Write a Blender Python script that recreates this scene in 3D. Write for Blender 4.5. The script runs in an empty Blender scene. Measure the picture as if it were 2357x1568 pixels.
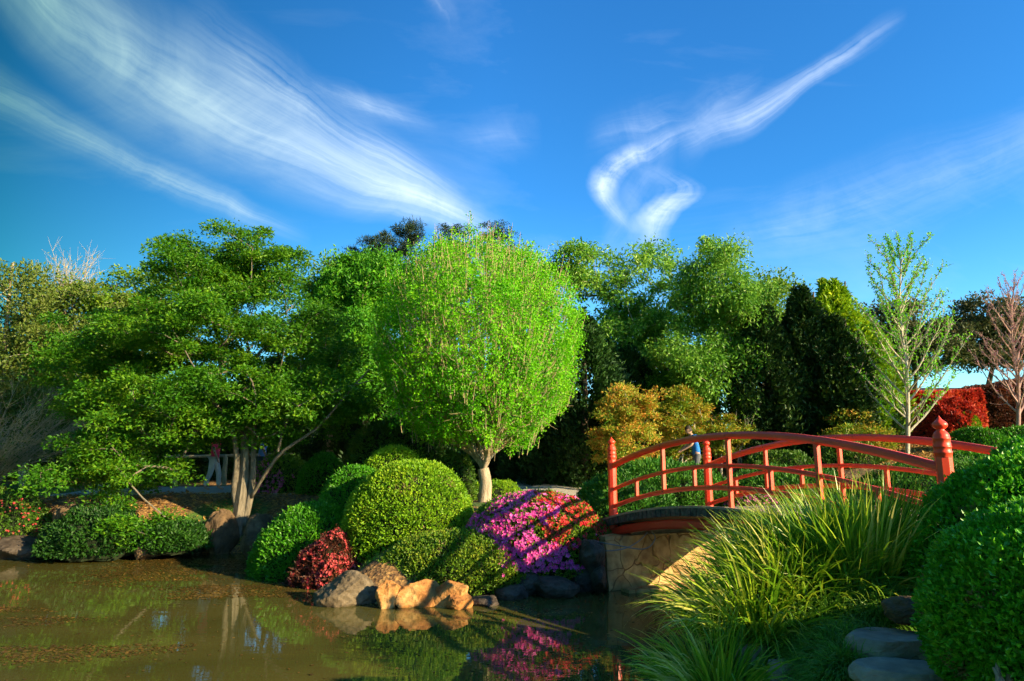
import bpy, math, random
import numpy as np
from math import radians as R, sin, cos, pi
from mathutils import Vector, noise as mnoise

rs = np.random.RandomState(7)
random.seed(7)
SC = bpy.context.scene
COL = SC.collection

# ------------------------------------------------------------------ camera
PITCH = R(10.34); F = 1541.3; H = 1.95
cp, sp = cos(PITCH), sin(PITCH)
cam = bpy.data.cameras.new('camera'); camo = bpy.data.objects.new('camera', cam); COL.objects.link(camo)
camo.location = (0, 0, H); camo.rotation_euler = (R(90) + PITCH, 0, 0)
cam.sensor_width = 36; cam.lens = 36 * F / 2357; cam.clip_start = .05; cam.clip_end = 3000
SC.camera = camo

def P(X, Y, D):
    """world point seen at (X, Y) of a 2357x1568 view, D metres away"""
    a = (X - 1178.5) / F; b = (784 - Y) / F
    d = (a, cp - b * sp, sp + b * cp); t = D / d[1]
    return np.array((a * t, D, H + d[2] * t))
def G(X, Y, z=0.):
    a = (X - 1178.5) / F; b = (784 - Y) / F
    d = (a, cp - b * sp, sp + b * cp); t = (z - H) / d[2]
    return np.array((a * t, d[1] * t, z))
def mpp(D): return D / F * 1.0

# ------------------------------------------------------------------ tagging
def tag(o, label=None, cat=None, group=None, kind=None):
    if label: o['label'] = label
    if cat: o['category'] = cat
    if group: o['group'] = group
    if kind: o['kind'] = kind
    return o
def empty(name, loc, label, cat, group=None):
    o = bpy.data.objects.new(name, None); COL.objects.link(o); o.location = [float(v) for v in loc]
    o.empty_display_size = .1
    return tag(o, label, cat, group)

# ------------------------------------------------------------------ mesh builder
class MB:
    def __init__(s): s.v = []; s.q = []; s.t = []; s.qm = []; s.tm = []; s.n = 0
    def add(s, V, Q=None, T=None, m=0):
        V = np.asarray(V, float).reshape(-1, 3)
        if Q is not None and len(Q):
            Q = np.asarray(Q, int).reshape(-1, 4); s.q.append(Q + s.n); s.qm.append(np.full(len(Q), m))
        if T is not None and len(T):
            T = np.asarray(T, int).reshape(-1, 3); s.t.append(T + s.n); s.tm.append(np.full(len(T), m))
        s.v.append(V); s.n += len(V)
        return s
    def build(s, name, mats, parent=None, smooth=False):
        V = np.concatenate(s.v)
        Q = np.concatenate(s.q) if s.q else np.zeros((0, 4), int)
        T = np.concatenate(s.t) if s.t else np.zeros((0, 3), int)
        mi = np.concatenate((s.qm or [np.zeros(0, int)]) + (s.tm or [np.zeros(0, int)]))
        if parent is not None: V = V - np.array(parent.location)
        me = bpy.data.meshes.new(name)
        me.vertices.add(len(V)); me.vertices.foreach_set('co', V.ravel())
        me.loops.add(Q.size + T.size); me.loops.foreach_set('vertex_index', np.concatenate((Q.ravel(), T.ravel())))
        me.polygons.add(len(Q) + len(T))
        st = np.concatenate((np.arange(len(Q)) * 4, Q.size + np.arange(len(T)) * 3))
        me.polygons.foreach_set('loop_start', st)
        me.polygons.foreach_set('material_index', mi)
        me.polygons.foreach_set('use_smooth', np.full(len(Q) + len(T), smooth))
        for m in (mats if isinstance(mats, (list, tuple)) else [mats]): me.materials.append(m)
        me.update(calc_edges=True); me.validate()
        o = bpy.data.objects.new(name, me); COL.objects.link(o)
        if parent is not None: o.parent = parent
        return o

def unit(a): return a / np.maximum(np.linalg.norm(a, axis=-1, keepdims=True), 1e-9)
def leafmesh(mb, pts, d, n, ln, wd, m=0, fold=.25):
    """one diamond leaf per point"""
    pts = np.asarray(pts); N = len(pts)
    if N == 0: return
    d = unit(d); s = unit(np.cross(d, n)); n = np.cross(s, d)
    ln = np.broadcast_to(ln, (N,))[:, None]; wd = np.broadcast_to(wd, (N,))[:, None]
    a = pts; b = pts + d * ln * .45 + s * wd * .5 + n * wd * fold; c = pts + d * ln; e = pts + d * ln * .45 - s * wd * .5 + n * wd * fold
    V = np.stack((a, b, c, e), 1).reshape(-1, 3)
    mb.add(V, np.arange(N * 4).reshape(-1, 4), m=m)
def randdir(N): return unit(rs.normal(size=(N, 3)))
def frusta(mb, A, B, ra, rb, k=5, m=0):
    A = np.asarray(A, float); B = np.asarray(B, float); N = len(A)
    if N == 0: return
    ra = np.broadcast_to(ra, (N,)); rb = np.broadcast_to(rb, (N,))
    d = unit(B - A); ref = np.where(np.abs(d[:, 2:3]) > .9, np.array([[1., 0, 0]]), np.array([[0, 0, 1.]]))
    u = unit(np.cross(d, ref)); w = np.cross(d, u)
    an = np.arange(k) / k * 2 * pi
    ring = np.cos(an)[None, :, None] * u[:, None] + np.sin(an)[None, :, None] * w[:, None]
    V = np.concatenate((A[:, None] + ring * ra[:, None, None], B[:, None] + ring * rb[:, None, None]), 1)
    i = np.arange(k); j = (i + 1) % k
    q = np.stack((i, j, j + k, i + k), 1)
    Q = (np.arange(N)[:, None, None] * 2 * k + q[None]).reshape(-1, 4)
    mb.add(V.reshape(-1, 3), Q, m=m)
def tube(mb, pts, rad, k=8, m=0, cap=True):
    pts = np.asarray(pts, float); n = len(pts); rad = np.broadcast_to(rad, (n,))
    t = np.gradient(pts, axis=0); t = unit(t)
    ref = np.array([0, 0, 1.]) if abs(t[0][2]) < .9 else np.array([1., 0, 0])
    V = []
    u = unit(np.cross(t[0], ref))
    for i in range(n):
        u = unit(u - t[i] * np.dot(u, t[i])); w = np.cross(t[i], u)
        for j in range(k):
            a = 2 * pi * j / k; V.append(pts[i] + (u * cos(a) + w * sin(a)) * rad[i])
    Q = [(i * k + j, i * k + (j + 1) % k, (i + 1) * k + (j + 1) % k, (i + 1) * k + j) for i in range(n - 1) for j in range(k)]
    T = []
    if cap:
        V += [pts[0], pts[-1]]; a = n * k
        T = [(a, (j + 1) % k, j) for j in range(k)] + [(a + 1, (n - 1) * k + j, (n - 1) * k + (j + 1) % k) for j in range(k)]
    mb.add(V, Q, T, m)
def box(mb, c, sx, sy, sz, rz=0, m=0):
    V = np.array([(x, y, z) for z in (-.5, .5) for y in (-.5, .5) for x in (-.5, .5)]) * (sx, sy, sz)
    ca, sa = cos(rz), sin(rz)
    V = np.stack((V[:, 0] * ca - V[:, 1] * sa, V[:, 0] * sa + V[:, 1] * ca, V[:, 2]), 1) + np.array(c)
    mb.add(V, [(0, 2, 3, 1), (4, 5, 7, 6), (0, 1, 5, 4), (2, 6, 7, 3), (0, 4, 6, 2), (1, 3, 7, 5)], m=m)

# vectorised value noise
def vnoise(p, seed=0):
    p = np.asarray(p, float) + seed * 17.31
    i = np.floor(p).astype(int); f = p - i; f = f * f * (3 - 2 * f)
    def h(a, b, c):
        n = (a * 73856093) ^ (b * 19349663) ^ (c * 83492791)
        n = (n ^ (n >> 13)) * 1274126177 & 0x7fffffff
        return ((n ^ (n >> 16)) & 0xffff) / 65535.
    r = 0
    for dx in (0, 1):
        for dy in (0, 1):
            for dz in (0, 1):
                w = (f[..., 0] if dx else 1 - f[..., 0]) * (f[..., 1] if dy else 1 - f[..., 1]) * (f[..., 2] if dz else 1 - f[..., 2])
                r = r + w * h(i[..., 0] + dx, i[..., 1] + dy, i[..., 2] + dz)
    return r * 2 - 1
def fbm(p, o=3, seed=0):
    p = np.asarray(p, float); r = 0; a = 1
    for k in range(o): r = r + a * vnoise(p * 2 ** k, seed + k); a *= .5
    return r

# ------------------------------------------------------------------ materials
def newmat(name):
    m = bpy.data.materials.new(name); m.use_nodes = True; nt = m.node_tree; nt.nodes.clear()
    out = nt.nodes.new('ShaderNodeOutputMaterial')
    return m, nt, out
def ramp(nt, stops, fac):
    r = nt.nodes.new('ShaderNodeValToRGB'); e = r.color_ramp.elements
    while len(e) < len(stops): e.new(.5)
    for i, (p, c) in enumerate(stops): e[i].position = p; e[i].color = (*c, 1)
    nt.links.new(fac, r.inputs[0]); return r.outputs[0]
def leafmat(name, cols, trans=.35, rough=.5, scale=1.2, spec=.3):
    m, nt, out = newmat(name); L = nt.links.new
    g = nt.nodes.new('ShaderNodeNewGeometry')
    tc = nt.nodes.new('ShaderNodeTexCoord')
    nz = nt.nodes.new('ShaderNodeTexNoise'); nz.inputs['Scale'].default_value = scale; nz.inputs['Detail'].default_value = 3
    L(tc.outputs['Object'], nz.inputs['Vector'])
    a = nt.nodes.new('ShaderNodeMath'); a.operation = 'MULTIPLY'; a.inputs[1].default_value = .6; L(g.outputs['Random Per Island'], a.inputs[0])
    b = nt.nodes.new('ShaderNodeMath'); b.operation = 'MULTIPLY_ADD'; b.inputs[1].default_value = 1.3; b.inputs[2].default_value = -.45; L(nz.outputs['Fac'], b.inputs[0])
    c = nt.nodes.new('ShaderNodeMath'); c.operation = 'ADD'; c.use_clamp = True; L(a.outputs[0], c.inputs[0]); L(b.outputs[0], c.inputs[1])
    n = len(cols)
    col = ramp(nt, [(i / (n - 1) if n > 1 else 0, k) for i, k in enumerate(cols)], c.outputs[0])
    p = nt.nodes.new('ShaderNodeBsdfPrincipled'); p.inputs['Roughness'].default_value = rough; p.inputs['Specular IOR Level'].default_value = spec
    t = nt.nodes.new('ShaderNodeBsdfTranslucent'); mx = nt.nodes.new('ShaderNodeMixShader'); mx.inputs[0].default_value = trans
    L(col, p.inputs['Base Color']); L(col, t.inputs['Color']); L(p.outputs[0], mx.inputs[1]); L(t.outputs[0], mx.inputs[2]); L(mx.outputs[0], out.inputs[0])
    return m
def surfmat(name, cols, scale=4, rough=.8, detail=6, bump=.3, bscale=None, stretch=(1, 1, 1), kind='noise', spec=.3, bdist=.02, metal=0):
    m, nt, out = newmat(name); L = nt.links.new
    tc = nt.nodes.new('ShaderNodeTexCoord'); mp = nt.nodes.new('ShaderNodeMapping'); mp.inputs['Scale'].default_value = stretch
    L(tc.outputs['Object'], mp.inputs['Vector'])
    nz = nt.nodes.new('ShaderNodeTexNoise'); nz.inputs['Scale'].default_value = scale; nz.inputs['Detail'].default_value = detail; nz.inputs['Roughness'].default_value = .65
    L(mp.outputs[0], nz.inputs['Vector'])
    n = len(cols)
    col = ramp(nt, [(.3 + .4 * i / max(n - 1, 1), k) for i, k in enumerate(cols)], nz.outputs['Fac'])
    p = nt.nodes.new('ShaderNodeBsdfPrincipled'); p.inputs['Roughness'].default_value = rough; p.inputs['Specular IOR Level'].default_value = spec
    p.inputs['Metallic'].default_value = metal
    L(col, p.inputs['Base Color'])
    if bump:
        n2 = nt.nodes.new('ShaderNodeTexNoise'); n2.inputs['Scale'].default_value = bscale or scale * 4; n2.inputs['Detail'].default_value = 8
        L(mp.outputs[0], n2.inputs['Vector'])
        bp = nt.nodes.new('ShaderNodeBump'); bp.inputs['Strength'].default_value = bump; bp.inputs['Distance'].default_value = bdist
        L(n2.outputs['Fac'], bp.inputs['Height']); L(bp.outputs[0], p.inputs['Normal'])
    L(p.outputs[0], out.inputs[0])
    m['p'] = p.name
    return m

M = {}
M['bright'] = leafmat('spring_leaves', [(.07, .29, .004), (.165, .52, .006), (.34, .64, .012)], .45)
M['maple'] = leafmat('maple_leaves', [(.022, .11, .005), (.065, .22, .007), (.20, .36, .012)], .45, scale=.8)
M['midgreen'] = leafmat('mid_green_leaves', [(.025, .13, .006), (.07, .28, .010), (.20, .44, .016)], .4)
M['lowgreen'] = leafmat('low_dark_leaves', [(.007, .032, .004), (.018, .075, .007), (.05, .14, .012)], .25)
M['mapleyel'] = leafmat('yellow_green_leaves', [(.05, .14, .006), (.13, .26, .01), (.24, .34, .02)], .4)
M['olive'] = leafmat('olive_leaves', [(.05, .09, .012), (.11, .17, .02), (.20, .22, .05)], .35)
M['grnbg'] = leafmat('airy_leaves', [(.06, .18, .014), (.14, .34, .025), (.32, .50, .06)], .35, scale=.7, rough=.4)
M['dark'] = leafmat('dark_leaves', [(.006, .024, .006), (.018, .065, .010), (.06, .15, .018)], .2, rough=.6)
M['conifer'] = leafmat('dark_conifer', [(.006, .022, .006), (.022, .065, .012), (.10, .17, .02)], .12, scale=.9)
M['goldcon'] = leafmat('golden_conifer', [(.07, .19, .005), (.22, .38, .008), (.48, .58, .02)], .3)
M['hedge'] = leafmat('clipped_hedge_leaves', [(.025, .12, .005), (.06, .25, .008), (.13, .36, .012)], .3, rough=.4, scale=2.5)
M['hedgefg'] = leafmat('box_hedge_leaves', [(.04, .22, .008), (.10, .41, .012), (.25, .56, .03)], .3, rough=.35, scale=3, spec=.4)
M['domelit'] = leafmat('lime_hedge_leaves', [(.08, .20, .005), (.19, .38, .008), (.36, .48, .02)], .3, scale=1.6)
M['shrub'] = leafmat('olive_shrub_leaves', [(.022, .07, .006), (.06, .15, .01), (.14, .22, .02)], .25, scale=2)
M['azleaf'] = leafmat('azalea_leaves', [(.035, .10, .006), (.12, .24, .01), (.32, .36, .03)], .25, scale=2)
M['juniper'] = leafmat('juniper_needles', [(.015, .075, .008), (.045, .18, .012), (.13, .30, .02)], .25, scale=1.5)
M['nandina'] = leafmat('orange_tinted_leaves', [(.10, .28, .01), (.28, .38, .03), (.60, .36, .05), (.68, .15, .03)], .35, scale=2.2)
M['nandgreen'] = leafmat('green_orange_leaves', [(.07, .20, .01), (.18, .30, .015), (.42, .34, .03), (.48, .14, .02)], .35, scale=1.1)
M['redleaf'] = leafmat('red_leaves', [(.30, .02, .012), (.55, .045, .025), (.62, .16, .03)], .35, scale=.5)
M['darkred'] = leafmat('dull_red_leaves', [(.035, .015, .01), (.09, .028, .015), (.20, .05, .02)], .25)
M['euc'] = leafmat('eucalypt_leaves', [(.03, .05, .02), (.08, .10, .035), (.17, .14, .05)], .3)
M['pine'] = leafmat('pine_needles', [(.008, .025, .015), (.02, .045, .022), (.04, .07, .03)], .1)
M['magenta'] = leafmat('magenta_petals', [(.72, .04, .34), (.92, .10, .50), (1, .25, .66)], .3, scale=3)
M['pink'] = leafmat('pink_petals', [(.45, .05, .22), (.6, .12, .35), (.75, .25, .45)], .3, scale=3)
M['crimson'] = leafmat('crimson_petals', [(.50, .015, .03), (.70, .035, .045), (.80, .10, .06)], .3, scale=3)
M['coral'] = leafmat('coral_petals', [(.28, .025, .03), (.50, .055, .06), (.66, .13, .12)], .3, scale=3)
M['blade'] = leafmat('strappy_blades', [(.05, .17, .010), (.16, .34, .012), (.42, .52, .03), (.70, .62, .20)], .35, rough=.35, scale=1.5, spec=.4)
M['reed'] = leafmat('reed_blades', [(.02, .10, .03), (.05, .2, .06)], .3)
M['mondo'] = leafmat('fine_grass', [(.06, .18, .02), (.14, .33, .035), (.27, .46, .07)], .25, rough=.4, scale=2)
M['dryleaf'] = leafmat('dry_tips', [(.12, .10, .03), (.26, .20, .07), (.40, .30, .12)], .2)
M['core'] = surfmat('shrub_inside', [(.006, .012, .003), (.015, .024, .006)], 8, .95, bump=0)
M['bark'] = surfmat('grey_brown_bark', [(.16, .115, .075), (.34, .26, .18), (.50, .41, .30)], 7, .9, stretch=(3, 3, .6), bump=.8, bscale=22)
M['palebark'] = surfmat('pale_bark', [(.22, .19, .13), (.40, .35, .26), (.55, .49, .38)], 9, .85, stretch=(2, 2, .8), bump=.4)
M['mapbark'] = surfmat('maple_bark', [(.07, .058, .042), (.15, .125, .09), (.24, .20, .15)], 7, .9, stretch=(3, 3, .6), bump=.6, bscale=20)
M['darkbark'] = surfmat('dark_bark', [(.06, .045, .03), (.14, .10, .07)], 9, .9, stretch=(2, 2, .7), bump=.4)
M['twig'] = surfmat('tan_twigs', [(.30, .22, .11), (.48, .36, .20)], 6, .8, bump=0)
M['pinktwig'] = surfmat('pinkish_twigs', [(.30, .17, .15), (.45, .28, .24)], 6, .8, bump=0)

# red bridge paint: gloss, slight fading and grime
def paint(name, c1, c2, rough=.38):
    m, nt, out = newmat(name); L = nt.links.new
    tc = nt.nodes.new('ShaderNodeTexCoord'); nz = nt.nodes.new('ShaderNodeTexNoise'); nz.inputs['Scale'].default_value = 3; nz.inputs['Detail'].default_value = 8
    L(tc.outputs['Object'], nz.inputs['Vector'])
    col = ramp(nt, [(.3, c1), (.7, c2)], nz.outputs['Fac'])
    p = nt.nodes.new('ShaderNodeBsdfPrincipled'); L(col, p.inputs['Base Color'])
    rr = nt.nodes.new('ShaderNodeMapRange'); rr.inputs[3].default_value = rough - .08; rr.inputs[4].default_value = rough + .12; L(nz.outputs['Fac'], rr.inputs[0]); L(rr.outputs[0], p.inputs['Roughness'])
    n2 = nt.nodes.new('ShaderNodeTexNoise'); n2.inputs['Scale'].default_value = 40; n2.inputs['Detail'].default_value = 4
    mp = nt.nodes.new('ShaderNodeMapping'); L(tc.outputs['Object'], mp.inputs[0]); L(mp.outputs[0], n2.inputs['Vector'])
    bp = nt.nodes.new('ShaderNodeBump'); bp.inputs['Strength'].default_value = .12; bp.inputs['Distance'].default_value = .004; L(n2.outputs['Fac'], bp.inputs['Height']); L(bp.outputs[0], p.inputs['Normal'])
    L(p.outputs[0], out.inputs[0]); return m
M['red'] = paint('red_paint', (.85, .045, .018), (.95, .08, .026))
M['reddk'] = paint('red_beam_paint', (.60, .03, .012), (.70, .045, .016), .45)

# ------------------------------------------------------------------ terrain
POND = np.array([G(-500, 1300)[:2], G(0, 1296)[:2], G(200, 1285)[:2], G(380, 1282)[:2], G(560, 1280)[:2], G(640, 1330)[:2], G(740, 1385)[:2], G(870, 1392)[:2], G(1070, 1384)[:2],
                 G(1200, 1368)[:2], G(1380, 1345)[:2], (2.9, 11.35), (4.2, 11.9), (7, 13), (12, 14.5), (20, 15.5), (20, 12.8), (12, 11.8), (7, 9.6), (4.6, 8.0), (3.0, 7.3), (1.75, 6.9), (1.12, 6.35),
                 (.95, 5), (.5, 3.5), (-1, 2.2), (-5, 1.2), (-16, 0), (-40, 0), (-40, 14)])
def sdpoly(x, y, poly):
    d = np.full(x.shape, 1e9); ins = np.zeros(x.shape, bool); n = len(poly)
    for i in range(n):
        a = poly[i]; b = poly[(i + 1) % n]; e = b - a
        wx, wy = x - a[0], y - a[1]; t = np.clip((wx * e[0] + wy * e[1]) / (e @ e), 0, 1)
        d = np.minimum(d, np.hypot(wx - e[0] * t, wy - e[1] * t))
        c = ((a[1] > y) != (b[1] > y)) & (x < (b[0] - a[0]) * (y - a[1]) / (b[1] - a[1] + 1e-12) + a[0])
        ins ^= c
    return np.where(ins, -d, d)
def ss(a, b, x): t = np.clip((x - a) / (b - a), 0, 1); return t * t * (3 - 2 * t)
def height(x, y):
    x = np.asarray(x, float); y = np.asarray(y, float)
    sd = sdpoly(x, y, POND)
    far = 1.1 + .035 * np.clip(y - 19, 0, 60) + 2.1 * (1 - np.exp(-np.clip(x - 5, 0, None) / 9)) * ss(12, 19, y)
    near = .46 + .38 * ss(1.6, 2.7, x) + .22 * ss(2.8, 4.2, x)
    b = near + (far - near) * ss(8, 10, y)
    w = .9 + 1.8 * ss(9, 12, y)
    z = -.5 + (b + .5) * ss(-.7, w, sd)
    p = np.stack((x, y, x * 0), -1)
    return z + .05 * fbm(p * .9, 3) * ss(0, 1, sd)
def hz(x, y): return float(height(np.array([x]), np.array([y]))[0])

def axis(lo, hi, near0, near1, step, grow):
    a = list(np.arange(near0, near1 + 1e-6, step)); s = step
    while a[-1] < hi: s *= grow; a.append(a[-1] + s)
    s = step
    while a[0] > lo: s *= grow; a.insert(0, a[0] - s)
    return np.array(a)
xs = axis(-600, 600, -14, 16, .16, 1.16); ys = axis(-60, 1200, 1, 26, .16, 1.16)
XX, YY = np.meshgrid(xs, ys); ZZ = height(XX.ravel(), YY.ravel())
def grid(nx, ny):
    i, j = np.meshgrid(np.arange(nx - 1), np.arange(ny - 1)); a = (j * nx + i).ravel()
    return np.stack((a, a + 1, a + nx + 1, a + nx), 1)

m, nt, out = newmat('soil_and_leaf_litter'); L = nt.links.new
tc = nt.nodes.new('ShaderNodeTexCoord')
n1 = nt.nodes.new('ShaderNodeTexNoise'); n1.inputs['Scale'].default_value = .45; n1.inputs['Detail'].default_value = 5; L(tc.outputs['Object'], n1.inputs['Vector'])
n2 = nt.nodes.new('ShaderNodeTexVoronoi'); n2.inputs['Scale'].default_value = 22; L(tc.outputs['Object'], n2.inputs['Vector'])
sepc = nt.nodes.new('ShaderNodeSeparateColor'); L(n2.outputs['Color'], sepc.inputs[0])
lit = ramp(nt, [(0, (.07, .035, .014)), (.5, (.19, .095, .03)), (1, (.36, .20, .06))], sepc.outputs[0])
grs = ramp(nt, [(0, (.03, .07, .008)), (1, (.09, .17, .015))], sepc.outputs[1])
fac = ramp(nt, [(.5, (0, 0, 0)), (.58, (1, 1, 1))], n1.outputs['Fac'])
mx = nt.nodes.new('ShaderNodeMix'); mx.data_type = 'RGBA'; L(fac, mx.inputs[0]); L(lit, mx.inputs[6]); L(grs, mx.inputs[7])
p = nt.nodes.new('ShaderNodeBsdfPrincipled'); p.inputs['Roughness'].default_value = .95; L(mx.outputs[2], p.inputs['Base Color'])
bp = nt.nodes.new('ShaderNodeBump'); bp.inputs['Strength'].default_value = .6; bp.inputs['Distance'].default_value = .03; L(n2.outputs['Distance'], bp.inputs['Height']); L(bp.outputs[0], p.inputs['Normal'])
L(p.outputs[0], out.inputs[0]); M['soil'] = m
g = MB().add(np.stack((XX.ravel(), YY.ravel(), ZZ), 1), grid(len(xs), len(ys))).build('ground', M['soil'], smooth=True)
tag(g, 'brown soil and leaf litter of the garden banks', None, kind='structure')

# water
m, nt, out = newmat('muddy_pond_water'); L = nt.links.new
tc = nt.nodes.new('ShaderNodeTexCoord'); mp = nt.nodes.new('ShaderNodeMapping'); mp.inputs['Scale'].default_value = (.5, 1.3, 1); L(tc.outputs['Object'], mp.inputs[0])
n1 = nt.nodes.new('ShaderNodeTexNoise'); n1.inputs['Scale'].default_value = .8; n1.inputs['Detail'].default_value = 5; L(mp.outputs[0], n1.inputs['Vector'])
col = ramp(nt, [(.3, (.066, .064, .014)), (.7, (.100, .088, .022))], n1.outputs['Fac'])
p = nt.nodes.new('ShaderNodeBsdfPrincipled'); p.inputs['Roughness'].default_value = .025; p.inputs['IOR'].default_value = 1.45; L(col, p.inputs['Base Color'])
n2 = nt.nodes.new('ShaderNodeTexNoise'); n2.inputs['Scale'].default_value = 5; n2.inputs['Detail'].default_value = 3; L(mp.outputs[0], n2.inputs['Vector'])
bp = nt.nodes.new('ShaderNodeBump'); bp.inputs['Strength'].default_value = .05; bp.inputs['Distance'].default_value = .02; L(n2.outputs['Fac'], bp.inputs['Height']); L(bp.outputs[0], p.inputs['Normal'])
L(p.outputs[0], out.inputs[0]); M['water'] = m
wv = [(-60, -6, 0), (22, -6, 0), (22, 18, 0), (-60, 18, 0)]
w = MB().add(wv, [(0, 1, 2, 3)]).build('water', M['water']); tag(w, 'still muddy olive brown pond water', None, kind='structure')

# floating weed: thousands of small flecks gathered in streaks
def weed():
    N = 150000
    X = rs.uniform(-12, 2.0, N); Y = rs.uniform(5.5, 15, N)
    q = np.stack((X * .45, Y * 1.5, X * 0), 1); v = fbm(q, 4, 3)
    sd = sdpoly(X, Y, POND)
    dens = np.clip((v - .08) * 2.6, 0, 1) * (sd < -.05) * np.where(X > -1.5, .12, 1)
    dens = np.maximum(dens, .012 * (sd < 0))
    k = rs.rand(N) < dens; X, Y = X[k], Y[k]; N = len(X)
    d = randdir(N); d[:, 2] = 0; n = np.tile((0, 0, 1.), (N, 1)) + rs.normal(size=(N, 3)) * .15
    mb = MB(); s = rs.uniform(.012, .036, N)
    leafmesh(mb, np.stack((X, Y, np.full(N, .006)), 1), d, n, s * 1.6, s, 0, .0)
    return mb.build('floating_weed', leafmat('pond_weed', [(.035, .022, .004), (.10, .055, .01), (.22, .13, .02)], .1, scale=.7))
tag(weed(), 'brown and olive weed flecks drifting in streaks on the pond', 'pond weed', kind='stuff')

# path and lawn sheets following the terrain
def sheet(name, mat, poly, off, step=.4, kind='structure', label=''):
    poly = np.array(poly); x0, y0 = poly.min(0); x1, y1 = poly.max(0)
    gx = np.arange(x0, x1 + step, step); gy = np.arange(y0, y1 + step, step)
    A, B = np.meshgrid(gx, gy); Z = height(A.ravel(), B.ravel()) + off
    sd = sdpoly(A.ravel(), B.ravel(), poly)
    Z = Z - np.clip(sd + .2, 0, 1) * .3
    q = grid(len(gx), len(gy)); q = q[(sd[q] < .35).any(1)]
    o = MB().add(np.stack((A.ravel(), B.ravel(), Z), 1), q).build(name, mat, smooth=True)
    return tag(o, label, None, kind=kind)
M['gravel'] = surfmat('pale_path_grit', [(.30, .27, .20), (.42, .38, .30), (.52, .48, .38)], 30, .95, bump=.3)
sheet('path', M['gravel'], [(-13, 18.6), (-5, 18.2), (-1.5, 18.0), (2.4, 18.2), (5.5, 18.9), (7.5, 20), (7, 21.4), (4, 22.2), (0, 23.5), (-1.5, 24), (-4, 22.5), (-13, 21.5)], .03, label='pale gritty garden path behind the round green tree')
M['lawn'] = surfmat('mown_grass', [(.04, .14, .01), (.08, .24, .02), (.13, .30, .03)], 12, .95, bump=.6, bscale=80)
sheet('lawn', M['lawn'], [(17, 27), (40, 27), (60, 34), (60, 60), (19, 60), (17, 40)], .05, .8, label='sunny lawn in front of the red hedge')

# ------------------------------------------------------------------ shrubs
def dome_pts(N, c, r, ex=2.0, lump=.06, lf=2.2, zmin=-.2, seed=0, front=True):
    """points and normals on a lumpy superellipsoid"""
    d = randdir(int(N * (2.2 if zmin > -.9 else 1.3)))
    d = d[d[:, 2] > zmin]
    if front: d = d[(d[:, 1] < .55)]
    d = d[:N]
    k = (np.abs(d) ** ex).sum(1) ** (-1 / ex)
    q = d * k[:, None]; s = 1 + lump * fbm(q * lf + seed * 3.1, 3, seed)
    q = q * s[:, None]
    n = unit(np.sign(d) * np.abs(d) ** (ex - 1) / np.array(r))
    return q * np.array(r) + np.array(c), n
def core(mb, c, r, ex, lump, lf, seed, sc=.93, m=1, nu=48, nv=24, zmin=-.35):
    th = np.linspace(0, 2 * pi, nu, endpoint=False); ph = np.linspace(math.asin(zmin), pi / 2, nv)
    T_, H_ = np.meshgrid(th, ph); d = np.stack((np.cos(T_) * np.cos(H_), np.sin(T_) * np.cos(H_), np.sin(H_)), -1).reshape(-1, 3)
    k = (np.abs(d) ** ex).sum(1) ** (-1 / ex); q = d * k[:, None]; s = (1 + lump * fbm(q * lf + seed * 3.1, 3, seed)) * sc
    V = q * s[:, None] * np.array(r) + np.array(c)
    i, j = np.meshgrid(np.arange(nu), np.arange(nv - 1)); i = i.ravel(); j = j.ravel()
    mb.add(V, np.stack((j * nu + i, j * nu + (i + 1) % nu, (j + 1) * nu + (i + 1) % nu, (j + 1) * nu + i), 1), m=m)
def put_leaves(mb, P_, n_, ls, jit=.7, depth=.04, asp=.55, m=0, up=.3):
    N = len(P_); dd = unit(n_ + rs.normal(size=(N, 3)) * jit + np.array((0, 0, up)))
    nn = unit(n_ + rs.normal(size=(N, 3)) * .8)
    s = rs.uniform(.7, 1.3, N) * ls
    leafmesh(mb, P_ + n_ * rs.uniform(-depth, depth * .4, N)[:, None], dd, nn, s, s * asp, m)
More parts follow.
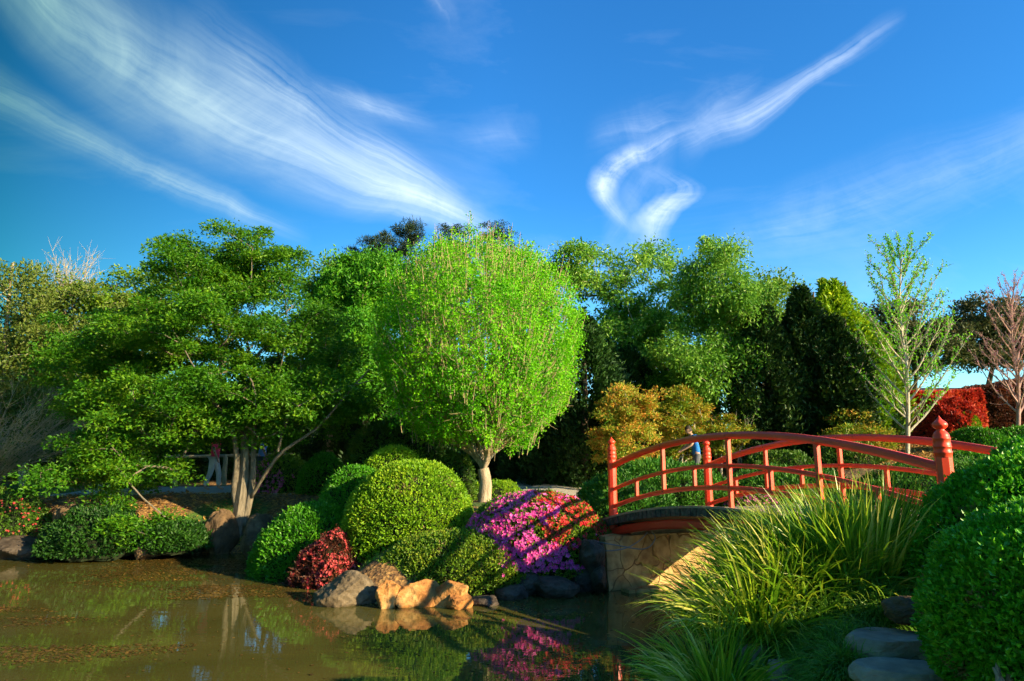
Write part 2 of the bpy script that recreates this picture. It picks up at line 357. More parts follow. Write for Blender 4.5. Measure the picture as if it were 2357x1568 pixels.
def shrub(name, label, cat, X0, X1, Yt, D, zb, ry=None, mat='hedge', N=9000, ls=.05, ex=2.3, lump=.05, lf=2.2, group=None, flowers=(), jit=.7, depth=.05, seed=None, zmin=-.15, asp=.55, sc=.93, front=True):
    """one shrub: leaf shell on a dark twiggy inside; flowers as a child"""
    seed = seed if seed is not None else rs.randint(1000)
    zt = P((X0 + X1) / 2, Yt, D)[2]; cx = P((X0 + X1) / 2, Yt, D)[0]; rx = abs(P(X1, Yt, D)[0] - P(X0, Yt, D)[0]) / 2
    ry = ry or rx * .9; c = (cx, D, zb); r = (rx, ry, zt - zb)
    root = empty(name, (cx, D, zb), label, cat, group)
    mb = MB(); p_, n_ = dome_pts(N, c, r, ex, lump, lf, zmin, seed, front); gap = fbm(p_ * 4.5 / max(.5, D / 10), 3, seed + 5); k = (gap < .72) | (rs.rand(len(p_)) < .35); p_, n_ = p_[k], n_[k]
    dry = (fbm(p_ * 1.5 * (12 / max(D, 6)), 3, seed + 9) > .78) & (rs.rand(len(p_)) < .45) & (mat in ('hedge', 'domelit', 'hedgefg', 'shrub', 'azleaf')); put_leaves(mb, p_[dry], n_[dry], ls * .9, 1., depth, asp * .6, 2); p_, n_ = p_[~dry], n_[~dry]
    put_leaves(mb, p_, n_, ls, jit, depth, asp); k = rs.rand(len(p_)) < .05; put_leaves(mb, p_[k] + n_[k] * rs.uniform(.2, 1.3, (k.sum(), 1)) * ls, n_[k], ls * .9, jit, depth, asp)
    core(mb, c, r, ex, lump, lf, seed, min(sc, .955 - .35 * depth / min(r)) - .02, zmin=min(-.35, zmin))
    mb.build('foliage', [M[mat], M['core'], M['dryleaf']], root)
    for (fm, n, fs, test) in flowers:
        fb = MB(); fp, fn = dome_pts(n, c, r, ex, lump, lf, -.05, seed, front)
        k = test((fp - np.array(c)) / np.array(r), fp); fp = fp[k]; fn = fn[k]
        flower(fb, fp + fn * .015, fn, fs); fb.build('flowers', M[fm], root)
    return root, c, r, seed
def flower(mb, p_, n_, s):
    N = len(p_)
    if not N: return
    n_ = unit(n_ + rs.normal(size=(N, 3)) * .35); u = unit(np.cross(n_, randdir(N))); w = np.cross(n_, u)
    sz = rs.uniform(.75, 1.25, N) * s
    for k in range(5):
        a = 2 * pi * k / 5; d = u * cos(a) + w * sin(a)
        leafmesh(mb, p_, d + n_ * .45, n_, sz * .6, sz * .5, 0, .12)

nz2 = lambda q, f, s: vnoise(q * f, s)
MAINC = shrub('clipped_dome_shrub', 'large clipped lime green dome shrub in front of the round tree', 'shrub', 805, 1092, 1064, 12.5, .55, 1.15, 'domelit', 30000, .05, 2.3, .035, group='clipped dome shrubs')
shrub('clipped_dome_shrub', 'darker clipped dome tucked behind the left flank of the lime dome', 'shrub', 742, 905, 1076, 13.7, .7, 1.0, 'hedge', 12000, .05, 2.2, .03, group='clipped dome shrubs')
shrub('clipped_dome_shrub', 'flat topped small clipped dome just above the lime dome', 'shrub', 826, 990, 1030, 14.8, .9, .8, 'domelit', 8000, .05, 2.4, .03, group='clipped dome shrubs')
shrub('sprawling_shrub', 'dark green shrub sloping down into the water left of the red azalea', 'shrub', 590, 900, 1158, 12.9, .05, 1.2, 'hedge', 20000, .055, 1.9, .05, zmin=-.1)
shrub('hedge_shrub', 'shaggy olive hedge between the maple and the round tree', 'hedge', 800, 1030, 968, 17.5, 1.0, 1.2, 'shrub', 12000, .08, 2.4, .12, 3, depth=.12)
shrub('hedge_shrub', 'small leafy shrub beside the left of the round tree trunk', 'shrub', 990, 1095, 1046, 15.8, .95, .7, 'shrub', 5000, .06, 2.4, .1, 3, depth=.08)
shrub('hedge_shrub', 'low yellow green shrub behind the trunk of the round tree', 'shrub', 1050, 1215, 1108, 16.4, .9, .6, 'domelit', 6000, .05, 2.2, .1, 3, depth=.07)
# azalea mass by the bridge
AZ = shrub('azalea_bush', 'azalea bush covered in magenta and crimson blossom beside the bridge', 'azalea', 1062, 1408, 1136, 11.7, .35, 1.15, 'azleaf', 20000, .045, 2.1, .05, 2.5, flowers=(
    ('magenta', 5200, .07, lambda q, p: (q[:, 0] + .25 * q[:, 2] + .35 * fbm(p * 2.2, 2, 9) + rs.normal(size=len(q)) * .12 < .48) & (q[:, 0] > -.95) & (fbm(p * 3.1, 2, 4) > -.22) & (q[:, 2] > .0)),
    ('crimson', 4600, .06, lambda q, p: (q[:, 0] + .25 * q[:, 2] + .35 * fbm(p * 2.2, 2, 9) + rs.normal(size=len(q)) * .12 > .42) & (fbm(p * 3.1, 2, 5) > -.5) & (q[:, 2] > -.02))))
shrub('azalea_bush', 'green azalea skirt with few blossoms behind the orange rocks', 'azalea', 850, 1290, 1218, 11.2, .15, .95, 'azleaf', 24000, .045, 1.8, .06, 2.6, depth=.07, flowers=(
    ('magenta', 700, .06, lambda q, p: (q[:, 0] > .35) & (fbm(p * 3, 2, 6) > .1)),))
shrub('azalea_bush', 'small crimson azalea hanging over the slate rock', 'azalea', 672, 862, 1232, 11.6, .03, .7, 'darkred', 7000, .055, 1.4, .2, 3.4, depth=.08, flowers=(
    ('coral', 1500, .055, lambda q, p: (fbm(p * 4, 2, 2) > -.3)),))
shrub('azalea_bush', 'dull red azalea at the far left water edge', 'azalea', -160, 118, 1128, 15.2, .25, 1.0, 'shrub', 9000, .06, 2.2, .1, 3, flowers=(('coral', 600, .05, lambda q, p: fbm(p * 2.5, 2, 2) > .15),))
shrub('azalea_bush', 'pink flecked azalea on the far path edge behind the maple', 'azalea', 230, 400, 1070, 21.5, 1.05, .9, 'azleaf', 5000, .09, 2.2, .1, 3, flowers=(('pink', 700, .09, lambda q, p: fbm(p * 2, 2, 3) > .0),))
shrub('azalea_bush', 'purple azalea between the maple trunks and the olive hedge', 'azalea', 585, 720, 1050, 19.8, 1.0, .9, 'azleaf', 5000, .08, 2.2, .1, 3, flowers=(('pink', 1100, .09, lambda q, p: fbm(p * 2, 2, 7) > .0),))
shrub('round_shrub', 'round green shrub right of the purple azalea', 'shrub', 690, 805, 1050, 18.4, .95, .8, 'hedge', 6000, .07, 2.2, .08, 3)
# under bridge / beyond bridge junipers
shrub('juniper_bush', 'bright spreading juniper seen through the left of the bridge rails', 'juniper', 1330, 1700, 1068, 15.2, .7, 1.5, 'juniper', 22000, .10, 2.1, .07, 2.4, jit=.9, depth=.14, asp=.3)
shrub('juniper_bush', 'low juniper beside the left end of the bridge', 'juniper', 1335, 1560, 1118, 13.2, .5, .9, 'juniper', 12000, .08, 2.1, .1, 3, jit=.9, depth=.12, asp=.3)
shrub('juniper_bush', 'dark spreading juniper seen through the middle of the bridge rails', 'juniper', 1630, 1990, 1082, 15.0, .7, 1.3, 'juniper', 16000, .10, 2.3, .08, 2.6, jit=.9, depth=.14, asp=.3)
shrub('juniper_bush', 'dark juniper bank seen through the right of the bridge rails', 'juniper', 1930, 2480, 1062, 13.6, .7, 1.2, 'juniper', 20000, .09, 2.4, .08, 2.6, jit=.9, depth=.14, asp=.3)
shrub('azalea_bush', 'low pale pink azalea at the foot of the far left bridge post', 'azalea', 1660, 1800, 1132, 13.7, .75, .5, 'azleaf', 4000, .05, 2.1, .1, 3, flowers=(('pink', 450, .06, lambda q, p: q[:, 2] > .2),))

# foreground clipped hedges on the right
FH = shrub('box_hedge', 'nearest clipped green box hedge in the bottom right corner', 'hedge', 2142, 2780, 1165, 3.7, 1.10, .74, 'hedgefg', 90000, .036, 1.95, .05, 5, group='clipped box hedges by the path', depth=.045, asp=.62, zmin=-.97, sc=.95)
shrub('box_hedge', 'clipped green box hedge behind the nearest one and beside the bridge post', 'hedge', 2082, 2900, 1003, 5.15, 1.15, .95, 'hedgefg', 80000, .040, 1.75, .045, 5, group='clipped box hedges by the path', depth=.05, asp=.62, zmin=-.97, sc=.95)

def hit(X, Y):
    D = np.arange(2., 12, .02); pts = np.array([P(X, Y, d) for d in D]); h_ = height(pts[:, 0], pts[:, 1]); k = np.argmax(pts[:, 2] < h_); return np.array((pts[k, 0], pts[k, 1], h_[k]))
# ------------------------------------------------------------------ strappy grass
def blades(mb, base, N, length, spread, width, droop, dirbias=(0, 0), br=.2, seg=7, upright=.9):
    a = rs.uniform(0, 2 * pi, N); rr = np.sqrt(rs.rand(N))
    out_ = np.stack((np.cos(a) + dirbias[0], np.sin(a) + dirbias[1]), 1) * rr[:, None]
    p0 = np.array(base)[None] + np.concatenate((out_ * br, np.zeros((N, 1))), 1)
    ln = length * rs.uniform(.55, 1.15, N)
    d = unit(np.concatenate((out_ * spread + rs.normal(size=(N, 2)) * .12, np.full((N, 1), upright)), 1))
    side = unit(np.cross(d, rs.normal(size=(N, 3)) * .6 + np.array((0, 1., 0))))
    dr = droop * rs.uniform(.3, 1.6, N)
    pts = []; p_ = p0.copy(); dd = d.copy(); st = (ln / seg)[:, None]
    kink = rs.rand(N) < .07
    for i in range(seg + 1):
        pts.append(p_.copy()); p_ = p_ + dd * st
        dd[:, 2] -= dr * (i + 1) / seg * .55
        dd[kink & (i == 3), 2] -= .9
        dd = unit(dd)
    pts = np.stack(pts, 1); t = np.linspace(0, 1, seg + 1)
    w = width * rs.uniform(.6, 1.3, N)[:, None] * (np.minimum(1, (1 - t) * 2.4) * .95 + .05)[None]
    Lp = pts + side[:, None] * w[..., None] * .5; Rp = pts - side[:, None] * w[..., None] * .5
    V = np.stack((Lp, Rp), 2).reshape(-1, 3); i = np.arange(seg)
    q = np.stack((2 * i, 2 * i + 1, 2 * i + 3, 2 * i + 2), 1)
    mb.add(V, (np.arange(N)[:, None, None] * 2 * (seg + 1) + q[None]).reshape(-1, 4))
def clump(name, label, spots, N, length, spread, width, droop, mat='blade', group=None, br=.2, bias=(0, 0), up=.9, cat='grass clump'):
    mb = MB()
    for (x, y, z) in spots: blades(mb, (x, y, z), N // len(spots), length, spread, width, droop, bias, br, upright=up)
    o = mb.build(name, M[mat]); return tag(o, label, cat, group)
def gp(X, D, Y=None): p_ = P(X, 1400, D); return (p_[0], D, hz(p_[0], D) - .03)
GG = 'strappy grass clumps'
clump('strappy_grass_clump', 'large sunlit clump of strappy grass in front of the bridge', [gp(1790, 5.9), gp(1840, 5.75), gp(1890, 5.95), gp(1850, 6.2), gp(1810, 6.3)], 2900, .86, .80, .017, .5, br=.2, group=GG)
clump('strappy_grass_clump', 'strappy grass clump next to the box hedge with tallest yellow tips', [gp(1950, 5.8), gp(2000, 5.65), gp(2050, 5.95)], 1500, .93, .5, .017, .38, br=.2, group=GG)
clump('strappy_grass_clump', 'drooping strappy grass hanging over the water on the left', [gp(1720, 5.75), gp(1745, 5.5)], 1300, .88, .95, .015, .8, br=.18, bias=(-.18, -.05), group=GG)
clump('strappy_grass_clump', 'shaded drooping grass clump above the low fine grass mounds', [gp(1800, 5.5), gp(1890, 5.5), gp(1970, 5.5)], 900, .62, .9, .016, .9, br=.18, bias=(-.05, -.15), group=GG)
clump('strappy_grass_clump', 'low shaded grass leaning over the water at the bottom edge', [gp(1640, 5.2), gp(1650, 4.9)], 900, .68, .9, .013, .9, br=.14, bias=(-.25, -.05), group=GG)
clump('reed_tuft', 'sparse young reeds rising from the water at the bottom edge', [(G(1400, 1568)[0], 6.3, -.05), (G(1440, 1568)[0], 6.2, -.05)], 26, .42, .35, .012, .2, 'reed', br=.12, cat='reeds')
# fine low grass mounds
def mound(label, X, Y, D, rx, N):
    p_ = hit(X, Y); D = p_[1]; mb = MB(); K = N; a = rs.uniform(0, 2 * pi, K); r_ = np.sqrt(rs.rand(K)) * rx
    bx = p_[0] + np.cos(a) * r_; by = D + np.sin(a) * r_ * .8; bz = height(bx, by) + .10 * (1 - (r_ / rx) ** 2)
    seg = 4; d = unit(np.stack((np.cos(a) * r_ / rx * .9 + rs.normal(size=K) * .45, np.sin(a) * r_ / rx * .9 - .25 + rs.normal(size=K) * .45, np.full(K, .8)), 1))
    side = unit(np.cross(d, randdir(K))); ln = rs.uniform(.12, .22, K); pts = []; q = np.stack((bx, by, bz), 1); dd = d.copy()
    for i in range(seg + 1):
        pts.append(q.copy()); q = q + dd * (ln / seg)[:, None]; dd[:, 2] -= .42; dd = unit(dd)
    pts = np.stack(pts, 1); w = .0035 * np.array((1, 1, .9, .7, .15))
    Lp = pts + side[:, None] * w[None, :, None]; Rp = pts - side[:, None] * w[None, :, None]
    V = np.stack((Lp, Rp), 2).reshape(-1, 3); i = np.arange(seg); qq = np.stack((2 * i, 2 * i + 1, 2 * i + 3, 2 * i + 2), 1)
    mb.add(V, (np.arange(K)[:, None, None] * 2 * (seg + 1) + qq[None]).reshape(-1, 4))
    o = mb.build('fine_grass_mound', M['mondo']); tag(o, label, 'fine grass', 'low mounds of fine dark grass')
for a in (('fine dark grass mound under the box hedge', 2027, 1425, 0, .30, 4500), ('fine grass mound in the middle below the strappy grass', 1898, 1462, 0, .26, 4500),
          ('fine grass tuft between the square stone and the strappy grass', 1799, 1468, 0, .17, 2500), ('fine grass mound left of the broad grey stepping stone', 1915, 1530, 0, .22, 4500),
          ('fine grass mound above the small grey stone', 1840, 1512, 0, .14, 2000), ('fine grass mound at the bottom edge beside the lowest stone', 1945, 1575, 0, .15, 2500)): mound(*a)

# ------------------------------------------------------------------ rocks
M['orock'] = surfmat('orange_sandstone', [(.19, .07, .02), (.37, .16, .042), (.52, .31, .12)], 3.5, .85, bump=.9, bscale=14, bdist=.03)
M['slate'] = surfmat('grey_slate_rock', [(.05, .034, .018), (.11, .08, .045), (.21, .16, .10)], 3.5, .85, bump=.9, bscale=12, bdist=.03)
M['dkrock'] = surfmat('dark_boulder', [(.028, .02, .014), (.06, .044, .032), (.11, .085, .065)], 4, .75, bump=.6, bscale=14, bdist=.02)
M['brrock'] = surfmat('brown_bank_rock', [(.04, .026, .014), (.10, .062, .032), (.19, .12, .065)], 3, .85, bump=.8, bscale=12, bdist=.03)
M['flag'] = surfmat('grey_flagstone', [(.22, .165, .12), (.33, .26, .19), (.44, .36, .27)], 5, .9, bump=.5, bscale=25, bdist=.015)
def rock(name, label, c, r, mat, rz=0, cuts=9, ang=.7, top=None, strat=0, group=None, seed=None, cat='rock', n=72, amp=.09):
    """faceted boulder: sphere clipped by random planes then roughened"""
    rg = np.random.RandomState(seed if seed is not None else rs.randint(9999))
    nu, nv = n, n // 2; th = np.linspace(0, 2 * pi, nu, endpoint=False); ph = np.linspace(-pi / 2, pi / 2, nv)
    T_, H_ = np.meshgrid(th, ph); d = np.stack((np.cos(T_) * np.cos(H_), np.sin(T_) * np.cos(H_), np.sin(H_)), -1).reshape(-1, 3)
    rad = np.full(len(d), 1.0)
    for k in range(cuts):
        pn = unit(rg.normal(size=3)); pd = rg.uniform(ang - .08, .92); dt = d @ pn
        rad = np.where(dt > 0.05, np.minimum(rad, pd / np.maximum(dt, .05)), rad)
    if top is not None:
        pn = unit(np.array(top[:3])); dt = d @ pn; rad = np.where(dt > .05, np.minimum(rad, top[3] / np.maximum(dt, .05)), rad)
    q = d * rad[:, None]; o3 = rg.rand() * 50; q = q * (1 + amp * fbm(q * 2.0 + o3, 3) + amp * .35 * fbm(q * 9 + o3, 3))[:, None]
    if strat: q = q + np.abs(np.sin((q[:, 0:1] * 1.0 + q[:, 2:3] * .7 + .2 * q[:, 1:2]) * strat)) * .022 * np.array((.6, -1, 1.))
    V = q * np.array(r); ca, sa = cos(rz), sin(rz)
    V = np.stack((V[:, 0] * ca - V[:, 1] * sa, V[:, 0] * sa + V[:, 1] * ca, V[:, 2]), 1) + np.array(c)
    i, j = np.meshgrid(np.arange(nu), np.arange(nv - 1)); i = i.ravel(); j = j.ravel()
    o = MB().add(V, np.stack((j * nu + i, j * nu + (i + 1) % nu, (j + 1) * nu + (i + 1) % nu, (j + 1) * nu + i), 1)).build(name, M[mat], smooth=False)
    return tag(o, label, cat, group)
def prock(name, label, X0, X1, Yt, Yb, D, mat, depth=.3, **k):
    a = P(X0, Yb, D); b = P(X1, Yt, D); c = ((a[0] + b[0]) / 2, D, (a[2] + b[2]) / 2)
    return rock(name, label, c, ((b[0] - a[0]) / 2 * 1.12, depth, (b[2] - a[2]) / 2 * 1.15), mat, **k)
GR = 'rocks along the water edge'
prock('edge_rock', 'ridged grey slate rock sloping into the water under the crimson azalea', 712, 862, 1322, 1420, 10.0, 'slate', .35, cuts=7, seed=3, strat=11, n=120, top=(-.6, -.35, .75, .55), group=GR)
prock('edge_rock', 'leftmost of the three orange sandstone blocks', 860, 926, 1336, 1420, 9.75, 'orock', .26, cuts=12, seed=11, top=(.1, -1, .12, .62), group=GR)
prock('edge_rock', 'long middle orange sandstone block with two shadow stripes', 908, 1022, 1340, 1418, 9.85, 'orock', .28, cuts=12, seed=19, top=(.12, -1, .2, .62), group=GR)
prock('edge_rock', 'tilted rightmost orange sandstone block with pale top', 1000, 1076, 1332, 1412, 9.8, 'orock', .26, cuts=12, seed=43, top=(-.1, -1, .25, .6), group=GR)
prock('edge_rock', 'low orange rock wedged right of the tilted block', 1030, 1085, 1362, 1412, 9.7, 'orock', .2, cuts=8, seed=29, group=GR)
prock('edge_rock', 'small brown stone between the slate rock and the orange blocks', 838, 874, 1345, 1405, 10.1, 'brrock', .2, cuts=8, seed=31, group=GR)
prock('edge_rock', 'small rounded stone under the green azalea skirt', 820, 850, 1325, 1370, 10.5, 'brrock', .2, cuts=6, seed=33, group=GR)
for (X0, X1, Yt, Yb, D, lab) in ((1085, 1150, 1372, 1400, 10.0, 'small dark stone low in the water right of the orange blocks'), (1140, 1215, 1345, 1392, 10.4, 'dark flat boulder below the green azalea skirt'),
                                 (1185, 1245, 1315, 1372, 10.7, 'dark boulder under the left of the magenta blossom'), (1228, 1328, 1326, 1378, 10.5, 'wide dark oval boulder under the magenta blossom'),
                                 (1310, 1372, 1296, 1368, 10.9, 'tall dark boulder next to the bridge abutment'), (1336, 1390, 1240, 1312, 10.75, 'dark boulder wedged beneath the left end of the bridge deck'),
                                 (1362, 1392, 1296, 1362, 10.7, 'narrow dark boulder touching the abutment wall')):
    prock('edge_boulder', lab, X0, X1, Yt, Yb, D, 'dkrock', .3, cuts=6, ang=.8, group='dark boulders below the azalea', amp=.08)
for (X0, X1, Yt, Yb, D, mt, lab) in ((-30, 110, 1238, 1300, 14.6, 'dkrock', 'dark bank boulder at the far left water edge'), (118, 215, 1160, 1300, 15.2, 'brrock', 'tall brown bank rock right of the dull red azalea'),
                                 (170, 300, 1215, 1290, 14.8, 'dkrock', 'low dark rock under the drooping maple branches on the left'),
                                 (300, 400, 1188, 1262, 15.5, 'brrock', 'brown rock under the middle of the maple'), (395, 480, 1200, 1290, 15.2, 'dkrock', 'dark rock left of the maple trunk base'),
                                 (470, 545, 1180, 1285, 15.4, 'brrock', 'brown rock against the maple trunk base'), (560, 640, 1188, 1285, 14.7, 'brrock', 'upright brown rock right of the maple trunk'),
                                 (610, 690, 1230, 1300, 14.0, 'dkrock', 'dark rock behind the sprawling dark shrub'), (330, 375, 1240, 1290, 14.6, 'brrock', 'small brown stone at the waterline below the maple')):
    prock('bank_rock', lab, X0, X1, Yt, Yb, D, mt, .6, cuts=8, group='rocks on the far left bank')
# stones in the right foreground
def flagst(label, X, Y, rx, ry, th, seed, rz=0, dz=0, top=.55):
    p_ = hit(X, Y); rock('stepping_stone', label, (p_[0], p_[1], p_[2] + dz), (rx, ry, th), 'flag', rz, 8, .8, (0, 0, 1, top), seed=seed, group='flat grey stones in the foreground', cat='stone', amp=.045, n=90)
flagst('broad flat grey stone beside the nearest hedge', 2060, 1500, .31, .24, .14, 5, .2, .02)
flagst('lowest flat grey stone at the bottom edge of the view', 2085, 1572, .31, .2, .12, 8, -.15, .02)
flagst('square upright grey stone between grass and water', 1735, 1555, .15, .13, .32, 12, .1, .02, .55)
flagst('small grey stone right of the square stone', 1815, 1562, .14, .12, .16, 15, 0, .02)
prock('foreground_boulder', 'reddish grey boulder between the two box hedges', 2050, 2135, 1378, 1435, 4.7, 'brrock', .2, cuts=6, group=None)
# dead stump bottom right
mb = MB(); b0 = P(2318, 1566, 3.35)
for k in range(4):
    a = k * 1.6; tube(mb, [b0 + (.06 * cos(a), .03 * sin(a), -.25), b0 + (.03 * cos(a), 0, -.05), b0 + (.05 * cos(a + 1), .02, .03 + .02 * k)], [.035, .026, .006], 7)
tag(mb.build('dead_stump', M['bark'], smooth=True), 'split weathered stump below the nearest hedge', 'stump')

# ------------------------------------------------------------------ bridge
B0 = np.array((1.697, 11.56)); BV = np.array((2.294, -5.272)); BL = np.hypot(*BV); bd = BV / BL; bn = np.array((-bd[1], bd[0])); BW = 2.016
if bn[0] < 0: bn = -bn
def bp_(s, side, z, off=0):
    q = B0 + BV * s + bn * (BW * side + off); return np.array((q[0], q[1], z))
def par(s): return 1 - (2 * s - 1) ** 2
BR = empty('footbridge', bp_(.5, .5, 0), 'arched red painted timber footbridge over the pond channel', 'bridge')
def sweep(mb, s0, s1, side, zf, prof, n=40, off=0, m=0):
    """sweep a (lateral, up) profile along the bridge"""
    K = len(prof); V = []
    for i in range(n + 1):
        s = s0 + (s1 - s0) * i / n
        dz = (zf(s + .001) - zf(s - .001)) / (.002 * BL); ca = 1 / math.hypot(1, dz); sa = dz * ca
        for (u, v) in prof:
            q = bp_(s, side, zf(s), off); V.append((q[0] + bn[0] * u - bd[0] * sa * v, q[1] + bn[1] * u - bd[1] * sa * v, q[2] + v * ca))
    Q = [(i * K + j, i * K + (j + 1) % K, (i + 1) * K + (j + 1) % K, (i + 1) * K + j) for i in range(n) for j in range(K)]
    cap0 = [(0, j, j + 1) for j in range(1, K - 1)]; cap1 = [(n * K, n * K + j + 1, n * K + j) for j in range(1, K - 1)]
    mb.add(V, Q, cap0 + cap1, m)
def octp(w, h, c=.28):
    x, y = w / 2, h / 2; cx, cy = w * c, h * c
    return [(-x, -y + cy), (-x + cx, -y), (x - cx, -y), (x, -y + cy), (x, y - cy), (x - cx, y), (-x + cx, y), (-x, y - cy)]
zT = lambda s: 1.89 + .411 * par(s); zM = lambda s: 1.50 + .411 * par(s); zB = lambda s: 1.22 + .405 * par(s); zD = lambda s: 1.035 + .32 * par(s)
M['dedge'] = surfmat('grey_weathered_plank_edge', [(.035, .03, .026), (.09, .08, .07), (.16, .145, .125)], 14, .9, bump=.5)
M['deck'] = surfmat('pale_deck_boards', [(.24, .18, .12), (.36, .28, .20), (.45, .37, .28)], 8, .85, bump=.4, stretch=(2, 6, 2))
def newel(s, side, lab):
    q = bp_(s, side, 0); mb = MB(); rz = math.atan2(bn[1], bn[0]); r = .072
    prof = [(.98 - .2, r), (1.98, r), (1.985, r * 1.0), (1.985, r), ]
    def rings(prof, k, rot):
        V = []
        for (z, rr) in prof:
            for j in range(k): a = 2 * pi * j / k + rot; V.append((q[0] + cos(a) * rr, q[1] + sin(a) * rr, z))
        Q = [(i * k + j, i * k + (j + 1) % k, (i + 1) * k + (j + 1) % k, (i + 1) * k + j) for i in range(len(prof) - 1) for j in range(k)]
        return V, Q
    zb_ = 1.035 + .32 * par(s) - .25
    V, Q = rings([(zb_, r), (2.02, r), (2.03, r * 1.02)], 8, rz + pi / 8); mb.add(V, Q)
    o = mb.build('newel_post', M['red'], BR)
    # rounded turned head with bands, neck and onion finial
    mb = MB(); pr = [(2.0, r * .98), (2.03, r * 1.03), (2.035, r * 1.08), (2.05, r * 1.08), (2.055, r * 1.02), (2.085, r * 1.0), (2.09, r * 1.07), (2.10, r * 1.07), (2.105, r * 1.0), (2.16, r * .99), (2.165, r * 1.05), (2.175, r * 1.05), (2.18, r * .98), (2.20, r * .95), (2.225, r * .78), (2.24, r * .55), (2.25, r * .48), (2.258, r * .5)]
    V, Q = rings(pr, 28, 0); mb.add(V, Q); h = mb.build('turned_head', M['red'], BR, True); 
    fb = MB(); pr = [(2.255, r * .46), (2.262, r * .60), (2.275, r * .80), (2.29, r * .90), (2.305, r * .90), (2.32, r * .76), (2.335, r * .52), (2.35, r * .30), (2.365, r * .15), (2.385, r * .02)]
    V, Q = rings(pr, 28, 0); fb.add(V, Q); f = fb.build('finial', M['red'], BR, True)
    for c in (h, f): c.parent = o; c.matrix_parent_inverse.identity()
for side in (0, 1):
    for s in (0, 1): newel(s, side, '')
    for nm, zf, w, h in (('handrail', zT, .095, .095), ('middle_rail', zM, .056, .056), ('bottom_rail', zB, .060, .066)):
        mb = MB(); sweep(mb, 0.008, .992, side, zf, octp(w, h, .3)); mb.build(nm, M['red'], BR)
    for s in (.25, .5, .75):
        mb = MB(); q = bp_(s, side, 0); z0 = zD(s) if s == .5 else zB(s); z1 = zT(s) - .02
        box(mb, (q[0], q[1], (z0 + z1) / 2), .05, .05, z1 - z0, math.atan2(bn[1], bn[0])); mb.build('baluster', M['red'], BR)
    for s in (.125, .375, .625, .875):
        mb = MB(); q = bp_(s, side, 0); z0 = zB(s); z1 = zM(s)
        box(mb, (q[0], q[1], (z0 + z1) / 2), .045, .045, z1 - z0, math.atan2(bn[1], bn[0])); mb.build('short_baluster', M['red'], BR)
    mb = MB(); off = -.02 if side == 0 else .02
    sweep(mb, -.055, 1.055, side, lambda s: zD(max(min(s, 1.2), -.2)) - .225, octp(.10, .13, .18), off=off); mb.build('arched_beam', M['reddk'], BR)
# deck boards: real planks with gaps
mb = MB(); NB = 56; k = 0
for i in range(NB):
    s = -.07 + 1.14 * (i + .5) / NB; z = zD(s); w = 1.14 * BL / NB * .86
    dz = (zD(s + .01) - zD(s - .01)) / (.02 * BL); ca = 1 / math.hypot(1, dz); sa = dz * ca; e0 = -.10 - rs.uniform(0, .015); e1 = BW + .10
    V = []
    for v in (-.11, 0):
        for u in (e0, e1):
            for t in (-w / 2, w / 2):
                q = B0 + BV * s + bn * u + bd * t * ca; V.append((q[0] - bd[0] * sa * v, q[1] - bd[1] * sa * v, z + t * sa + v * ca - .004))
    mb.add(V, [(0, 2, 3, 1), (0, 1, 5, 4), (2, 6, 7, 3), (0, 4, 6, 2), (1, 3, 7, 5)], m=1); mb.add(V, [(4, 5, 7, 6)], m=0)
mb.build('deck', [M['deck'], M['dedge']], BR)
mb = MB()
for side in (0, 1):
    o_ = -.085 if side == 0 else .085
    sweep(mb, -.07, 1.07, side, lambda s: zD(s) + .012, [(-.03, -.015), (.03, -.015), (.03, .015), (-.03, .015)], off=o_)
mb.build('edge_strip', M['deck'], BR)

M['bolt'] = surfmat('dull_bolt_steel', [(.10, .06, .05), (.22, .16, .14)], 20, .5, bump=0, metal=.6)
for side in (0, 1):
    for s in (.25, .5, .75):
        for zf, hw in ((zT, .0475), (zM, .028), (zB, .030)):
            q = bp_(s, side, zf(s)); n3 = np.array((bn[0], bn[1], 0)); mb = MB(); tube(mb, [q - n3 * (hw - .002), q - n3 * (hw + .006)], [.009, .008], 8); mb.build('bolt', M['bolt'], BR)
# abutment wall of flagstones
m, nt, out = newmat('crazy_paved_stone'); L = nt.links.new
tc = nt.nodes.new('ShaderNodeTexCoord'); mp = nt.nodes.new('ShaderNodeMapping'); mp.inputs['Scale'].default_value = (2.1, 2.1, 2.1)
nn = nt.nodes.new('ShaderNodeTexNoise'); nn.inputs['Scale'].default_value = 2.2; L(tc.outputs['Object'], nn.inputs['Vector'])
va = nt.nodes.new('ShaderNodeVectorMath'); va.operation = 'MULTIPLY_ADD'; va.inputs[1].default_value = (.45, .45, .45); L(nn.outputs['Color'], va.inputs[0]); L(tc.outputs['Object'], va.inputs[2]); L(va.outputs[0], mp.inputs[0])
v1 = nt.nodes.new('ShaderNodeTexVoronoi'); v1.feature = 'DISTANCE_TO_EDGE'; v1.inputs['Scale'].default_value = 1; L(mp.outputs[0], v1.inputs['Vector'])
v2 = nt.nodes.new('ShaderNodeTexVoronoi'); v2.inputs['Scale'].default_value = 1; L(mp.outputs[0], v2.inputs['Vector'])
sc_ = nt.nodes.new('ShaderNodeSeparateColor'); L(v2.outputs['Color'], sc_.inputs[0])
base = ramp(nt, [(0, (.44, .25, .09)), (.5, (.52, .33, .13)), (1, (.58, .40, .18))], sc_.outputs[0])
n3 = nt.nodes.new('ShaderNodeTexNoise'); n3.inputs['Scale'].default_value = 9; n3.inputs['Detail'].default_value = 8; L(tc.outputs['Object'], n3.inputs['Vector'])
st = ramp(nt, [(.35, (.62, .55, .5)), (.65, (1, 1, 1))], n3.outputs['Fac'])
